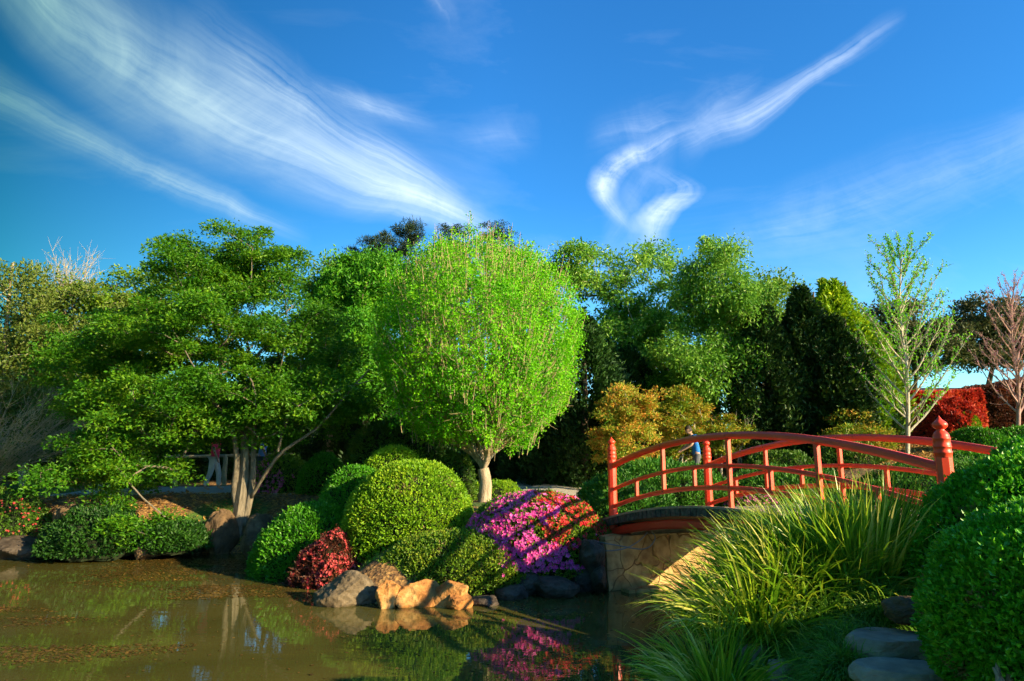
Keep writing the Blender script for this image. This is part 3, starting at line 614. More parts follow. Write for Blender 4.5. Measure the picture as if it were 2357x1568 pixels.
m1 = nt.nodes.new('ShaderNodeMix'); m1.data_type = 'RGBA'; m1.blend_type = 'MULTIPLY'; m1.inputs[0].default_value = 1; L(base, m1.inputs[6]); L(st, m1.inputs[7])
ed = ramp(nt, [(.0, (0, 0, 0)), (.018, (1, 1, 1))], v1.outputs['Distance'])
m2 = nt.nodes.new('ShaderNodeMix'); m2.data_type = 'RGBA'; L(ed, m2.inputs[0]); m2.inputs[6].default_value = (.20, .10, .035, 1); L(m1.outputs[2], m2.inputs[7])
p = nt.nodes.new('ShaderNodeBsdfPrincipled'); p.inputs['Roughness'].default_value = .85; L(m2.outputs[2], p.inputs['Base Color'])
bp = nt.nodes.new('ShaderNodeBump'); bp.inputs['Strength'].default_value = .8; bp.inputs['Distance'].default_value = .03
ad = nt.nodes.new('ShaderNodeMath'); ad.operation = 'MULTIPLY_ADD'; ad.inputs[1].default_value = .3; L(n3.outputs['Fac'], ad.inputs[0]); L(ed, ad.inputs[2]); L(ad.outputs[0], bp.inputs['Height']); L(bp.outputs[0], p.inputs['Normal'])
L(p.outputs[0], out.inputs[0]); M['wall'] = m
def wallblk(name, label, s, u0, u1, z1, th, mat, flip=1, parent=None):
    q0 = B0 + BV * s + bn * u0; q1 = B0 + BV * s + bn * u1; nx, nz_ = 40, 14; V = []
    for j in range(nz_ + 1):
        for i in range(nx + 1):
            q = q0 + (q1 - q0) * i / nx; z = -.5 + (z1 + .5) * j / nz_
            wob = .03 * float(fbm(np.array([q[0] * 3, q[1] * 3, z * 3]), 2)); batter = .10 * (1 - j / nz_)
            V.append((q[0] + bd[0] * flip * (wob + batter), q[1] + bd[1] * flip * (wob + batter), z))
    n0 = len(V); V2 = [(a[0] - bd[0] * flip * th, a[1] - bd[1] * flip * th, a[2]) for a in V]
    Q = list(map(tuple, grid(nx + 1, nz_ + 1))); T2 = []
    a = nz_ * (nx + 1)
    Q += [(a + i, a + i + 1, n0 + a + i + 1, n0 + a + i) for i in range(nx)]
    Q += [(j * (nx + 1), (j + 1) * (nx + 1), n0 + (j + 1) * (nx + 1), n0 + j * (nx + 1)) for j in range(nz_)]
    Q += [(j * (nx + 1) + nx, (j + 1) * (nx + 1) + nx, n0 + (j + 1) * (nx + 1) + nx, n0 + j * (nx + 1) + nx) for j in range(nz_)]
    o = MB().add(V + V2, Q).build(name, M[mat], smooth=False)
    return tag(o, label, 'wall', 'bridge abutments')
wallblk('stone_abutment', 'golden crazy stone wall at the water under the far end of the bridge', .085, -.46, 3.2, .80, .5, 'wall')
wallblk('stone_abutment', 'stone wall under the near end of the bridge hidden behind the grass', .93, -.2, 3.0, .75, .5, 'wall', -1)
M['conc'] = surfmat('rough_concrete', [(.16, .12, .08), (.30, .24, .17)], 6, .9, bump=.5)
mb = MB(); q = bp_(.045, .5, .86); box(mb, q, BW - .12, .30, .18, math.atan2(bn[1], bn[0])); tag(mb.build('bearing_sill', M['conc']), 'stained concrete sill between bridge beams and the stone wall', 'sill')
# ledge at wall foot
mb = MB(); a = bp_(.13, .65, .0); box(mb, a, 3.2, .22, .10, math.atan2(bn[1], bn[0])); tag(mb.build('stone_ledge', M['wall']), 'narrow stone ledge at water level below the wall', 'ledge')
# grey hose
M['hose'] = surfmat('grey_hose', [(.16, .17, .19), (.24, .25, .28)], 10, .5, bump=0)
def sp_(pts, n=40):
    pts = np.array(pts); t = np.linspace(0, len(pts) - 1.001, n); o = []
    for a in t:
        i = int(a); f = a - i; g_ = lambda k: pts[min(max(k, 0), len(pts) - 1)]
        p0, p1, p2, p3 = g_(i - 1), g_(i), g_(i + 1), g_(i + 2)
        o.append(.5 * ((2 * p1) + (-p0 + p2) * f + (2 * p0 - 5 * p1 + 4 * p2 - p3) * f * f + (-p0 + 3 * p1 - 3 * p2 + p3) * f ** 3))
    return np.array(o)
mb = MB(); tube(mb, sp_([P(1500, 1225, 10.95), P(1508, 1238, 10.75), P(1498, 1256, 10.6), P(1480, 1264, 10.55), P(1455, 1262, 10.6), P(1435, 1258, 10.6), P(1400, 1252, 10.6), P(1372, 1246, 10.8)]), .009, 6)
tube(mb, sp_([P(1490, 1226, 10.9), P(1470, 1246, 10.7), P(1440, 1262, 10.6), P(1400, 1268, 10.6), P(1360, 1266, 10.8)]), .009, 6)
tag(mb.build('hose', M['hose'], smooth=True), 'grey hose looping from under the bridge across the stone wall', 'hose')

# ------------------------------------------------------------------ trees
# red hedges
def hedgebox(name, label, cat, X0, X1, Yt, D, th, mat, N, ls, Yt2=None, seed=1):
    a = P(X0, Yt, D); b = P(X1, Yt2 or Yt, D); zb = min(hz(a[0], D), hz(b[0], D)) - .3
    root = empty(name, (a[0], D, zb), label, cat); mb = MB()
    f = rs.rand(N); g_ = rs.rand(N); top = rs.rand(N) < .3
    zt = a[2] + (b[2] - a[2]) * f; x = a[0] + (b[0] - a[0]) * f
    z = np.where(top, zt, zb + (zt - zb) * g_); y = np.where(top, D + th * g_, D)
    pp = np.stack((x, y, z), 1) + fbm(np.stack((x, y, z), 1) * 1.2, 3, seed)[:, None] * np.array((.1, .2, .12))
    n_ = np.where(top[:, None], np.array((0, 0, 1.)), np.array((0, -1., 0))); put_leaves(mb, pp, n_, ls, .8, .1)
    V = [(a[0], D + .12, zb), (b[0], D + .12, zb), (b[0], D + .12, b[2] - .12), (a[0], D + .12, a[2] - .12)]; V += [(v[0], v[1] + th, v[2]) for v in V]
    mb.add(V, [(0, 1, 2, 3), (5, 4, 7, 6), (3, 2, 6, 7), (1, 5, 6, 2), (0, 3, 7, 4)], m=1); mb.build('foliage', [M[mat], M['core']], root)
def grow(root_pts, root_r, targets, tip_r=.006, bend=.25, step=.5, wig=.05, pw=2.3, upw=.35):
    """join target points to the trunk by branching paths; returns segments"""
    nodes = [np.array(p_, float) for p_ in root_pts]; par_ = [-1] + list(range(len(root_pts) - 1)); tips = []
    nt_ = len(nodes); base = nodes[-1]
    order = np.argsort(np.linalg.norm(targets - base, axis=1))
    arr = np.array(nodes)
    start = max(1, int(nt_ * .45))
    for ti in order:
        T_ = targets[ti]; dv = T_ - arr; dist = np.linalg.norm(dv, axis=1)
        cost = dist + upw * 2 * np.clip(arr[:, 2] - T_[2] + .15 * dist, 0, None) + .35 * np.linalg.norm(arr - base, axis=1) * .5
        cost[:start] += 1e3
        i = int(np.argmin(cost)); A = arr[i]; d = T_ - A; ln = np.linalg.norm(d); n = max(2, int(ln / step)); last = i; new = []
        side = unit(rs.normal(size=3)) * wig * ln
        for k in range(1, n + 1):
            f = k / n; q = A + d * f + side * sin(f * pi) + np.array((0, 0, bend * ln)) * (f * (1 - f))
            new.append(q); nodes.append(q); par_.append(last); last = len(nodes) - 1
        arr = np.concatenate((arr, np.array(new))); tips.append(last)
    n = len(nodes); acc = np.zeros(n)
    for t_ in tips: acc[t_] += tip_r ** pw
    for i in range(n - 1, 0, -1): 
        if acc[i] == 0: acc[i] = tip_r ** pw
        acc[par_[i]] += acc[i]
    rad = acc ** (1 / pw)
    sc = min(2.5, root_r / rad[0]); 
    w_ = np.clip((rad - tip_r) / (rad[0] - tip_r + 1e-9), 0, 1); rad = rad * (1 + (sc - 1) * w_)
    for i in range(nt_): rad[i] = min(max(rad[i], root_r * (1 - .92 * i / nt_)), root_r * (1.05 - .88 * i / nt_))
    par_ = np.array(par_); idx = np.arange(1, n)
    return arr, par_, rad, idx
def vol_points(vols, N, rg=None):
    rg = rg or rs; w = np.array([v[3] * v[4] * v[5] for v in vols]); w = w / w.sum(); out_ = []
    k = rg.choice(len(vols), N, p=w)
    d = unit(rg.normal(size=(N, 3))); rad = rg.rand(N) ** (1 / 2.2)
    V = np.array(vols)[k]; return V[:, :3] + d * rad[:, None] * V[:, 3:], k
def vol(X0, X1, Y0, Y1, D, ry=None):
    a = P(X0, Y1, D); b = P(X1, Y0, D); rx = (b[0] - a[0]) / 2; return ((a[0] + b[0]) / 2, D, (a[2] + b[2]) / 2, rx, ry or rx * .8, (b[2] - a[2]) / 2)
def tree(name, label, trunk, tr, vols, nc, cr, lpc, ls, mat, barkm='bark', cat='tree', flat=.6, asp=.5, droop=0., hor=0., group=None, bend=.15, tip=.006, ends=None, extra=None, wig=.06, step=.5, minsep=True, upw=.35, cleafspread=1.0, up=.2):
    """trunk and limbs, and a crown of leaf sprays gathered in clumps at the branch ends"""
    root = empty(name, trunk[0], label, cat, group)
    T_, k = vol_points(vols, nc)
    if ends is not None: T_ = np.concatenate((T_, ends))
    arr, pr, rad, idx = grow(trunk, tr, T_, tip, bend, step, wig, upw=upw)
    mb = MB(); frusta(mb, arr[pr[idx]], arr[idx], np.minimum(rad[pr[idx]], rad[idx] * 1.35), rad[idx], 6); mb.build('trunk', M[barkm], root)
    mb = MB(); N = lpc * len(T_); ci = np.repeat(np.arange(len(T_)), lpc)
    crr = cr * rs.uniform(.55, 1.35, len(T_))[ci] * cleafspread
    off = unit(rs.normal(size=(N, 3))) * (rs.rand(N) ** .6)[:, None] * crr[:, None] * np.array((1, 1, flat))
    if droop: off[:, 2] -= droop * (np.hypot(off[:, 0], off[:, 1]) ** 2) / cr
    pts = T_[ci] + off
    on = unit(off / np.array((1, 1, flat)) + 1e-6)
    dd = unit(on * .6 + rs.normal(size=(N, 3)) * .7 + np.array((0, 0, up)))
    if hor: dd[:, 2] *= (1 - hor); nn = unit(np.array((0, 0, 1.)) * hor * 2 + rs.normal(size=(N, 3)) * .6)
    else: nn = unit(on + rs.normal(size=(N, 3)) * .8)
    s = ls * rs.uniform(.6, 1.35, N); leafmesh(mb, pts, dd, nn, s, s * asp)
    mb.build('crown', M[mat] if isinstance(mat, str) else [M[q] for q in mat], root)
    return root

# round vase shaped tree in the middle
def vase_tree():
    D = 15.; b = P(1115, 1178, D); b[2] = hz(b[0], D) - .05
    root = empty('round_tree', b, 'bright green globe shaped tree with bare twig tips, standing behind the lime dome', 'tree')
    c = P(1100, 788, D); rx = 240 / F * D; rz = 247 / F * D; fork = P(1112, 1068, D)
    mb = MB(); tw = MB(); lf = MB()
    tube(mb, sp_([b, b + (0, 0, .12), (b + fork) / 2 + (.04, 0, 0), fork + (0, 0, -.1)], 14), np.linspace(.16, .125, 14) + np.array([.06, .03, .01] + [0] * 11), 12, cap=False)
    K = 13; limbs = []
    for i in range(K):
        a = 2 * pi * i / K + rs.uniform(-.2, .2); el = rs.uniform(.25, .6) if i % 3 else rs.uniform(.75, .95)
        dl = np.array((cos(a) * (1 - el * .75), sin(a) * (1 - el * .75), .55 + el * .5))
        s0 = fork + np.array((0, 0, rs.uniform(-.22, .12))); e = s0 + unit(dl) * rs.uniform(1.2, 1.7)
        mid = (s0 + e) / 2 + np.array((cos(a), sin(a), 0)) * .05
        q = sp_([s0 - np.array((0, 0, .1)), s0 + unit(dl) * .12, mid, e], 10); limbs.append((q, a)); tube(mb, q, np.linspace(.065, .032, 10), 8, cap=False)
    N = 780; A = []; Bb = []; ra = []; rb = []; LP = []
    for i in range(N):
        u = rs.uniform(-.78, 1) if i % 4 else rs.uniform(-.97, -.2); th = rs.uniform(0, 2 * pi); h_ = math.sqrt(1 - u * u); f = rs.uniform(.80, 1.0) if rs.rand() < .75 else rs.uniform(.45, .85)
        T_ = c + np.array((cos(th) * h_ * rx, sin(th) * h_ * rx, u * rz)) * f
        best = min(limbs, key=lambda l: np.linalg.norm((T_ - l[0][-1])[:2]) + rs.uniform(0, .8)); q = best[0]
        j = rs.randint(4, 10); S = q[j]; d0 = unit(q[min(j, 9)] - q[min(j, 9) - 1])
        ln = np.linalg.norm(T_ - S); side = np.array((T_[0] - c[0], T_[1] - c[1], 0)); 
        C1 = S + d0 * ln * .35 + unit(side) * ln * .10; C2 = T_ - np.array((side[0] * .10, side[1] * .10, .45 * ln * .6))
        if u > .25: 
            T_ = T_ + unit(np.array((side[0] * .15, side[1] * .15, 1.))) * rs.uniform(.05, .45) * (u)
        n = 9; t = np.linspace(0, 1, n)[:, None]
        pth = (1 - t) ** 3 * S + 3 * (1 - t) ** 2 * t * C1 + 3 * (1 - t) * t * t * C2 + t ** 3 * T_
        pth[1:-1] += rs.normal(size=(n - 2, 3)) * .018
        rr = np.linspace(.016, .003, n) * rs.uniform(.7, 1.2); A += list(pth[:-1]); Bb += list(pth[1:]); ra += list(rr[:-1]); rb += list(rr[1:])
        # side twigs
        for w in range(5):
            tt = rs.randint(3, n - 1); S2 = pth[tt]; dd = unit(unit(pth[tt] - pth[tt - 1]) + rs.normal(size=3) * .45 + np.array((0, 0, .35))); l2 = rs.uniform(.2, .55)
            E = S2 + dd * l2; M2 = (S2 + E) / 2 + rs.normal(size=3) * .02; A += [S2, M2]; Bb += [M2, E]; ra += [.0045, .0035]; rb += [.0035, .002]
            for z_ in range(9): LP.append(S2 + (E - S2) * rs.rand() + rs.normal(size=3) * .035)
        for z_ in range(26):
            tt = rs.uniform(.22, 1 if u < .3 else .86); k = min(int(tt * (n - 1)), n - 2); LP.append(pth[k] + (pth[k + 1] - pth[k]) * (tt * (n - 1) - k) + rs.normal(size=3) * .045)
    frusta(tw, A, Bb, np.array(ra), np.array(rb), 4)
    LP = np.array(LP); n = len(LP); s = rs.uniform(.04, .075, n)
    q = (LP - c) / np.array((rx, rx, rz)); keep = (np.linalg.norm(q, axis=1) < 1.02 - .06 * rs.rand(n)) & ((q[:, 2] < .8) | (rs.rand(n) < .75)); LP = LP[keep]; s = s[keep]; n = len(LP)
    leafmesh(lf, LP, randdir(n) + np.array((0, 0, .15)), randdir(n) + unit(q[keep]) * .9, s, s * .72)
    K2 = 5000; d = randdir(K2 * 2); d = d[(d[:, 2] > -.95) & (rs.rand(len(d)) < 1 - .55 * np.clip(d[:, 2], 0, 1) ** 2)][:K2]; sh = np.where(d[:, 2:3] < 0, (np.hypot(d[:, 0:1], d[:, 1:2]) ** 2.5 + np.abs(d[:, 2:3]) ** 2.5) ** (-1 / 2.5), 1.) * (1 + .09 * fbm(d * 3.6, 4, 8) + .03 * fbm(d * 11, 2, 3))[:, None]
    cc = c + d * np.array((rx, rx, rz)) * sh * (1 - np.abs(rs.normal(size=(len(d), 1))) * .13) + np.array((0, 0, 1.)) * (rs.rand(len(d), 1) ** 3) * .35 * np.clip(d[:, 2:3] + .3, 0, 1)
    ci = np.repeat(np.arange(len(d)), 15); n = len(ci); st = rs.normal(size=(n, 3)) * np.array((.045, .045, .07)); pp = cc[ci] + st + d[ci] * np.array((.25, .25, 0)) * st[:, 2:3]
    s = rs.uniform(.035, .065, n); leafmesh(lf, pp, randdir(n) + d[ci] * .3, randdir(n) + d[ci] * .9, s, s * .75)
    up = unit(d * np.array((.45, .45, 0)) + np.array((0, 0, 1.)) + rs.normal(size=d.shape) * .08); k = rs.rand(len(d)) < np.where(d[:, 2] > .45, .36, .14); ln_ = rs.uniform(.25, .65, (len(d), 1)); a_ = cc - up * ln_ * .55 + d * .03; b_ = cc + up * ln_ * .6 * (.35 + .65 * np.clip(d[:, 2:3], 0, 1))
    frusta(tw, a_[k], b_[k], .0065, .0025, 4)
    t = mb.build('trunk', M['bark'], root, True); tw.build('branches', M['twig'], root); lf.build('crown', M['bright'], root)
vase_tree()

def base_at(X, D, Y=1050): p_ = P(X, Y, D); return np.array((p_[0], D, hz(p_[0], D) - .08))
def trunk_to(X0, D, X1, Y1, n=5, lean=0):
    a = base_at(X0, D, 1100); b = P(X1, Y1, D); return [a + (b - a) * f + np.array((lean * sin(f * pi), 0, 0)) for f in np.linspace(0, 1, n)]

# big layered maple left
mD = 15.8
MP = tree('japanese_maple', 'large layered green maple with pale leaning stems on the left bank', trunk_to(552, mD, 560, 940, 6, .12), .17,
     [vol(340, 730, 540, 700, mD, 2.0), vol(360, 700, 540, 640, mD, 1.6), vol(250, 840, 660, 880, mD, 2.6), vol(130, 860, 850, 1030, mD, 2.6), vol(90, 410, 990, 1180, mD - .6, 1.8), vol(620, 860, 830, 1010, mD - .3, 1.6), vol(190, 470, 1150, 1255, mD - 1.3, .8), vol(100, 420, 700, 950, mD + .6, 2.0)],
     540, .50, 370, .08, 'maple', 'mapbark', flat=.42, hor=.4, droop=.2, bend=.05, tip=.006, asp=.5, wig=.1)
# extra maple stems: pale leaning limbs
for pts, r0 in (([P(556, 1205, mD), P(540, 1130, mD), P(545, 1060, mD - .2), P(530, 980, mD - .3), P(470, 900, mD - .3)], .10), ([P(560, 1210, mD), P(580, 1120, mD), P(585, 1000, mD), P(590, 930, mD), P(620, 850, mD)], .09),
                ([P(575, 1150, mD), P(640, 1050, mD - .6), P(730, 985, mD - .9), P(800, 905, mD - 1.), P(850, 850, mD - 1)], .045),
                ([P(640, 1040, mD - .6), P(660, 960, mD - .6), P(700, 900, mD - .5)], .035), ([P(760, 900, mD - .9), P(820, 885, mD - 1), P(860, 875, mD - 1)], .02)):
    q = sp_(pts, 18); mb = MB(); tube(mb, q, np.linspace(r0, r0 * .35, 18), 8); mb.build('stem', M['mapbark'], MP, True)

# background trees, left to right
BG = 'trees along the back of the garden'
tree('pale_shrubby_tree', 'olive yellow airy tree at the left edge with a bare stem', trunk_to(60, 22, 40, 800, 5), .16, [vol(-120, 330, 620, 900, 22, 2.5), vol(-150, 240, 800, 1060, 21, 2.3)], 260, .6, 170, .12, 'olive', 'palebark', flat=.8, group=BG, up=.4)
tree('leafy_tree', 'green spreading tree behind the left of the layered maple', trunk_to(330, 24, 330, 850, 5), .16, [vol(180, 480, 620, 850, 24, 2.5), vol(60, 420, 780, 980, 23, 2.5)], 170, .8, 230, .14, 'mapleyel', 'bark', flat=.4, hor=.4, group=BG)
mb = MB(); q = sp_([P(5, 1000, 21), P(12, 800, 21), P(20, 690, 21), P(30, 605, 21)], 12); tube(mb, q, np.linspace(.08, .035, 12), 8)
tag(mb.build('lopped_trunk', M['bark'], smooth=True), 'thin lopped trunk rising at the left edge in the olive tree', 'tree trunk')
# wispy twig shrub at left edge
def twiggy(name, label, base, N, length, spreadv, bm, lm, lper, ls, r0=.012, bias=(0, 0), cat='shrub', curve=.2, tw=3):
    root = empty(name, base, label, cat); A = []; Bb = []; ra = []; rb = []; LP = []
    for i in range(N):
        a = rs.uniform(0, 2 * pi); k = math.sqrt(rs.rand()) * spreadv; d = unit(np.array((cos(a) * k + bias[0], sin(a) * k + bias[1], 1.))); p_ = np.array(base, float) + np.array((cos(a), sin(a), 0)) * .1; ln = length * rs.uniform(.6, 1.1); n = 8
        for j in range(n):
            q = p_ + d * ln / n; f = j / n; A.append(p_); Bb.append(q); ra.append(r0 * (1 - f * .8)); rb.append(r0 * (1 - (f + 1 / n) * .8))
            if j > 1:
                for w in range(tw):
                    dd = unit(d + rs.normal(size=3) * .4); e = q + dd * ln * rs.uniform(.08, .22); A.append(q); Bb.append(e); ra.append(r0 * .35); rb.append(r0 * .12)
                    for z_ in range(lper): LP.append(q + (e - q) * rs.rand() + rs.normal(size=3) * .03)
            p_ = q; d = unit(d + rs.normal(size=3) * .09 + np.array((cos(a), sin(a), 0)) * curve * .1)
    mb = MB(); frusta(mb, A, Bb, np.array(ra), np.array(rb), 4); mb.build('stems', M[bm], root)
    if LP:
        LP = np.array(LP); mb = MB(); s = rs.uniform(.6, 1.3, len(LP)) * ls; leafmesh(mb, LP, randdir(len(LP)), randdir(len(LP)), s, s * .6); mb.build('foliage', M[lm], root)
    return root
twiggy('twiggy_shrub', 'tan wispy twig shrub leaning in at the left edge', base_at(-60, 18), 130, 3.4, .75, 'twig', 'olive', 2, .06, .016, (.25, 0), curve=.8)
twiggy('twiggy_shrub', 'bare upright twigs showing above the olive tree top', P(150, 760, 23), 40, 2.6, .35, 'twig', 'olive', 1, .06, .012)
tree('green_tree', 'bright green tree behind the left side of the round tree', trunk_to(840, 22, 850, 800, 5), .18, [vol(745, 960, 580, 760, 22, 2), vol(730, 930, 720, 960, 21, 2)], 210, .55, 300, .12, 'midgreen', flat=.7, group=BG)
tree('yellow_green_tree', 'yellow green tree between the layered maple and the bright green tree', trunk_to(760, 24, 760, 800, 5), .16, [vol(700, 860, 600, 760, 24, 1.6), vol(690, 830, 720, 950, 23, 2)], 120, .65, 260, .13, 'mapleyel', flat=.6, group=BG)
tree('pine_tree', 'dark pine tufts topping the skyline left of the round tree', trunk_to(930, 32, 925, 620, 6), .2, [vol(905, 970, 502, 570, 32, 1), vol(800, 960, 545, 600, 32, 1.2), vol(780, 900, 575, 640, 32, 1.2)], 110, .34, 130, .2, 'pine', 'darkbark', asp=.14, flat=.6, upw=.8, group=BG)
tree('feathery_tree', 'feathery dark tree top poking above the round tree on the left', trunk_to(1040, 30, 1045, 620, 6), .16, [vol(990, 1090, 506, 640, 30, 1.2)], 70, .42, 110, .13, 'pine', 'darkbark', flat=.25, hor=.5, droop=.35, asp=.25, group=BG)
tree('feathery_tree', 'feathery dark tree top poking above the round tree on the right', trunk_to(1140, 30, 1135, 620, 6), .16, [vol(1090, 1195, 502, 640, 30, 1.2)], 70, .42, 110, .13, 'pine', 'darkbark', flat=.25, hor=.5, droop=.35, asp=.25, group=BG)
tree('leafy_tree', 'mid green tree rising behind the crown of the round tree', trunk_to(1110, 27, 1110, 760, 5), .18, [vol(930, 1120, 570, 760, 27, 2), vol(1080, 1300, 575, 800, 27, 2)], 190, .5, 210, .13, 'grnbg', 'bark', flat=.6, group=BG)
tree('airy_tree', 'airy green tree with visible limbs just right of the round tree', trunk_to(1400, 25, 1420, 820, 6), .18, [vol(1275, 1400, 550, 700, 25, 1.6), vol(1370, 1480, 545, 720, 25, 1.6), vol(1330, 1540, 660, 880, 25, 2.4)], 150, .55, 150, .15, 'grnbg', 'palebark', flat=.7, group=BG, asp=.4, up=-.3)
tree('airy_tree', 'thin topped airy tree with bare upper branches left of the dense tree', trunk_to(1500, 26, 1510, 760, 6), .16, [vol(1450, 1560, 540, 680, 26, 1.4), vol(1420, 1560, 650, 900, 26, 2.0)], 85, .5, 130, .15, 'grnbg', 'palebark', flat=.7, group=BG, asp=.4, up=-.3)
tree('dense_tree', 'big dense green tree with drooping sprays left of the dark conifers', trunk_to(1660, 23, 1650, 850, 6, -.1), .18, [vol(1570, 1720, 560, 700, 23, 2), vol(1530, 1780, 640, 800, 23, 2.4), vol(1480, 1760, 760, 960, 22.5, 2.2)], 270, .55, 210, .13, 'grnbg', 'palebark', flat=.8, group=BG, asp=.38, up=-.6)
tree('pale_tree', 'pale yellow green rounded tree behind the dense tree', trunk_to(1760, 30, 1760, 800, 5), .18, [vol(1690, 1840, 645, 860, 30, 2.4)], 90, .8, 260, .16, 'mapleyel', flat=.8, group=BG)
twiggy('stem_thicket', 'cluster of pale stems at the foot of the dense tree', base_at(1690, 21.5), 26, 2.2, .35, 'palebark', 'grnbg', 2, .1, .022)
def conifer(label, X, D, Yt, wid, mat, N=24, leaves=26000, ls=.16, Yb=1010, name='conifer'):
    b = base_at(X, D); t_ = P(X, Yt, D); root = empty(name, b, label, 'conifer', BG)
    mb = MB(); tube(mb, [b, t_], [.16, .03], 8); mb.build('trunk', M['darkbark'], root)
    hgt = t_[2] - b[2]; rx = wid / 2 / F * D; mb = MB(); K = 170; pts = []; nn = []
    f = rs.rand(K) ** .9; a = rs.uniform(0, 2 * pi, K); rr = rx * np.clip((1 - f) * 2.1, .1, 1) ** .75 * rs.uniform(.55, 1.02, K) * (1 - .25 * (f < .1))
    C = np.stack((b[0] + np.cos(a) * rr, b[1] + np.sin(a) * rr, b[2] + .1 + f * (hgt - .2)), 1)
    ci = rs.randint(0, K, leaves); off = randdir(leaves) * (rs.rand(leaves) ** .5)[:, None] * np.array((.33, .33, .62)) * rs.uniform(.7, 1.25, K)[ci][:, None] * (.45 + .55 * np.clip((1 - f[ci]) * 3, 0, 1))[:, None]
    p_ = C[ci] + off; od = np.stack((np.cos(a[ci]), np.sin(a[ci]), np.full(leaves, .8)), 1)
    leafmesh(mb, p_, unit(od + rs.normal(size=(leaves, 3)) * .6), unit(off + randdir(leaves) * .3), rs.uniform(.6, 1.3, leaves) * ls, rs.uniform(.3, .6, leaves) * ls)
    mb.build('crown', M[mat], root)
conifer('broad dark conifer left of the pair beside the dense tree', 1775, 21.5, 715, 150, 'conifer')
conifer('tallest dark conifer in the row', 1872, 21.5, 672, 150, 'conifer')
conifer('dark conifer filling the right of the row behind the young tree', 1945, 21, 735, 150, 'conifer')
conifer('golden tipped conifer with bright yellow green top', 1945, 24, 648, 190, 'goldcon', ls=.18)
conifer('yellowish conifer behind the left of the young bare limbed tree', 2010, 24, 730, 150, 'goldcon', ls=.16, leaves=16000)
conifer('shadowy evergreen between the round tree and the orange tinted shrub', 1345, 22, 720, 190, 'dark')
conifer('low shadowy evergreen behind the trunk of the round tree', 1250, 23, 850, 190, 'dark')
conifer('dark evergreen behind the orange tinted shrub', 1450, 23.5, 800, 180, 'dark')
conifer('dark evergreen in the gap behind the dense tree stems', 1570, 25, 840, 190, 'dark')
conifer('dark evergreen below the golden conifer', 1850, 23.5, 800, 200, 'dark')
conifer('dark evergreen behind the olive hedge', 960, 23, 820, 230, 'dark')
conifer('dark evergreen behind the bright green tree', 860, 24, 850, 230, 'dark')
conifer('dark evergreen deep behind the layered maple trunks', 640, 25.5, 830, 300, 'dark')
conifer('dark evergreen deep behind the left branches of the maple', 440, 26, 850, 320, 'dark')
conifer('dark evergreen deep behind the far left azalea', 200, 26, 880, 320, 'dark')
conifer('dark evergreen hidden behind the wispy twig shrub', -20, 26, 860, 330, 'dark')
conifer('dark evergreen at the foot of the young tree', 2010, 24, 900, 130, 'dark', leaves=12000)
shrub('dark_shrub', 'dark rounded shrub behind the kerb under the round tree', 'shrub', 1225, 1320, 1030, 23.8, 1.1, 1, 'dark', 6000, .10, 2.2, .12, 3)
shrub('dark_shrub', 'dark shrub against the left of the orange tinted shrub', 'shrub', 1300, 1390, 985, 22.8, 1.1, 1, 'shrub', 6000, .09, 2.2, .15, 3)
shrub('dark_shrub', 'dark ground shrub left of the kerb behind the path', 'shrub', 1080, 1190, 1050, 25.5, 1.1, 1, 'dark', 5000, .10, 2.2, .12, 3)
hedgebox('tall_hedge', 'tall dark hedge closing the garden behind the left trees', 'hedge', -420, 1420, 935, 31, 2, 'dark', 26000, .22)
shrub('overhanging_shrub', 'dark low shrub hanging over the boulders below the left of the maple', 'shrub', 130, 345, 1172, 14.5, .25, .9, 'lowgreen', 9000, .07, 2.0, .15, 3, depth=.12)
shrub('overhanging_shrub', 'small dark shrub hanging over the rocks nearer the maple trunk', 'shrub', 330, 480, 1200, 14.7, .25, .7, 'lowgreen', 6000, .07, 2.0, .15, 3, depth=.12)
# orange tinted shrubs
def nand(label, trunkX, D, vols, nc, mat, lpc=200, ls=.09): tree('orange_tinted_shrub', label, trunk_to(trunkX, D, trunkX, 1040, 4), .05, vols, nc, .32, lpc, ls, mat, 'palebark', 'shrub', flat=.45, hor=.3, group='orange tinted shrubs behind the path', tip=.006, asp=.4, wig=.1)
nand('big orange and yellow leaved shrub behind the left bridge post', 1430, 19.8, [vol(1365, 1530, 880, 1010, 19.8, 1), vol(1345, 1520, 960, 1090, 19.6, 1)], 120, 'nandina')
nand('green and orange shrub behind the man in the blue shirt', 1570, 20.8, [vol(1500, 1640, 885, 1060, 20.8, 1)], 85, 'nandgreen')
nand('low russet shrub right of the man in the blue shirt', 1660, 21, [vol(1610, 1730, 955, 1050, 21, .8)], 50, 'nandgreen', 160)
nand('small orange topped shrub left of the young tree', 1950, 20.5, [vol(1905, 2000, 925, 1010, 20.5, .8)], 34, 'nandina', 150)
nand('green undergrowth shrub at the foot of the dark conifers', 1960, 20, [vol(1870, 2060, 960, 1050, 20, .9)], 60, 'nandgreen', 180)
shrub('olive_shrub', 'low olive shrub seen through the upper bridge rails', 'shrub', 1690, 1890, 1042, 18.3, 1.2, .9, 'shrub', 7000, .08, 2.2, .12, 3)
shrub('olive_shrub', 'olive shrub below the mulch seen between the bridge rails', 'shrub', 1860, 2040, 1025, 18.5, 1.3, .9, 'shrub', 7000, .08, 2.2, .12, 3)
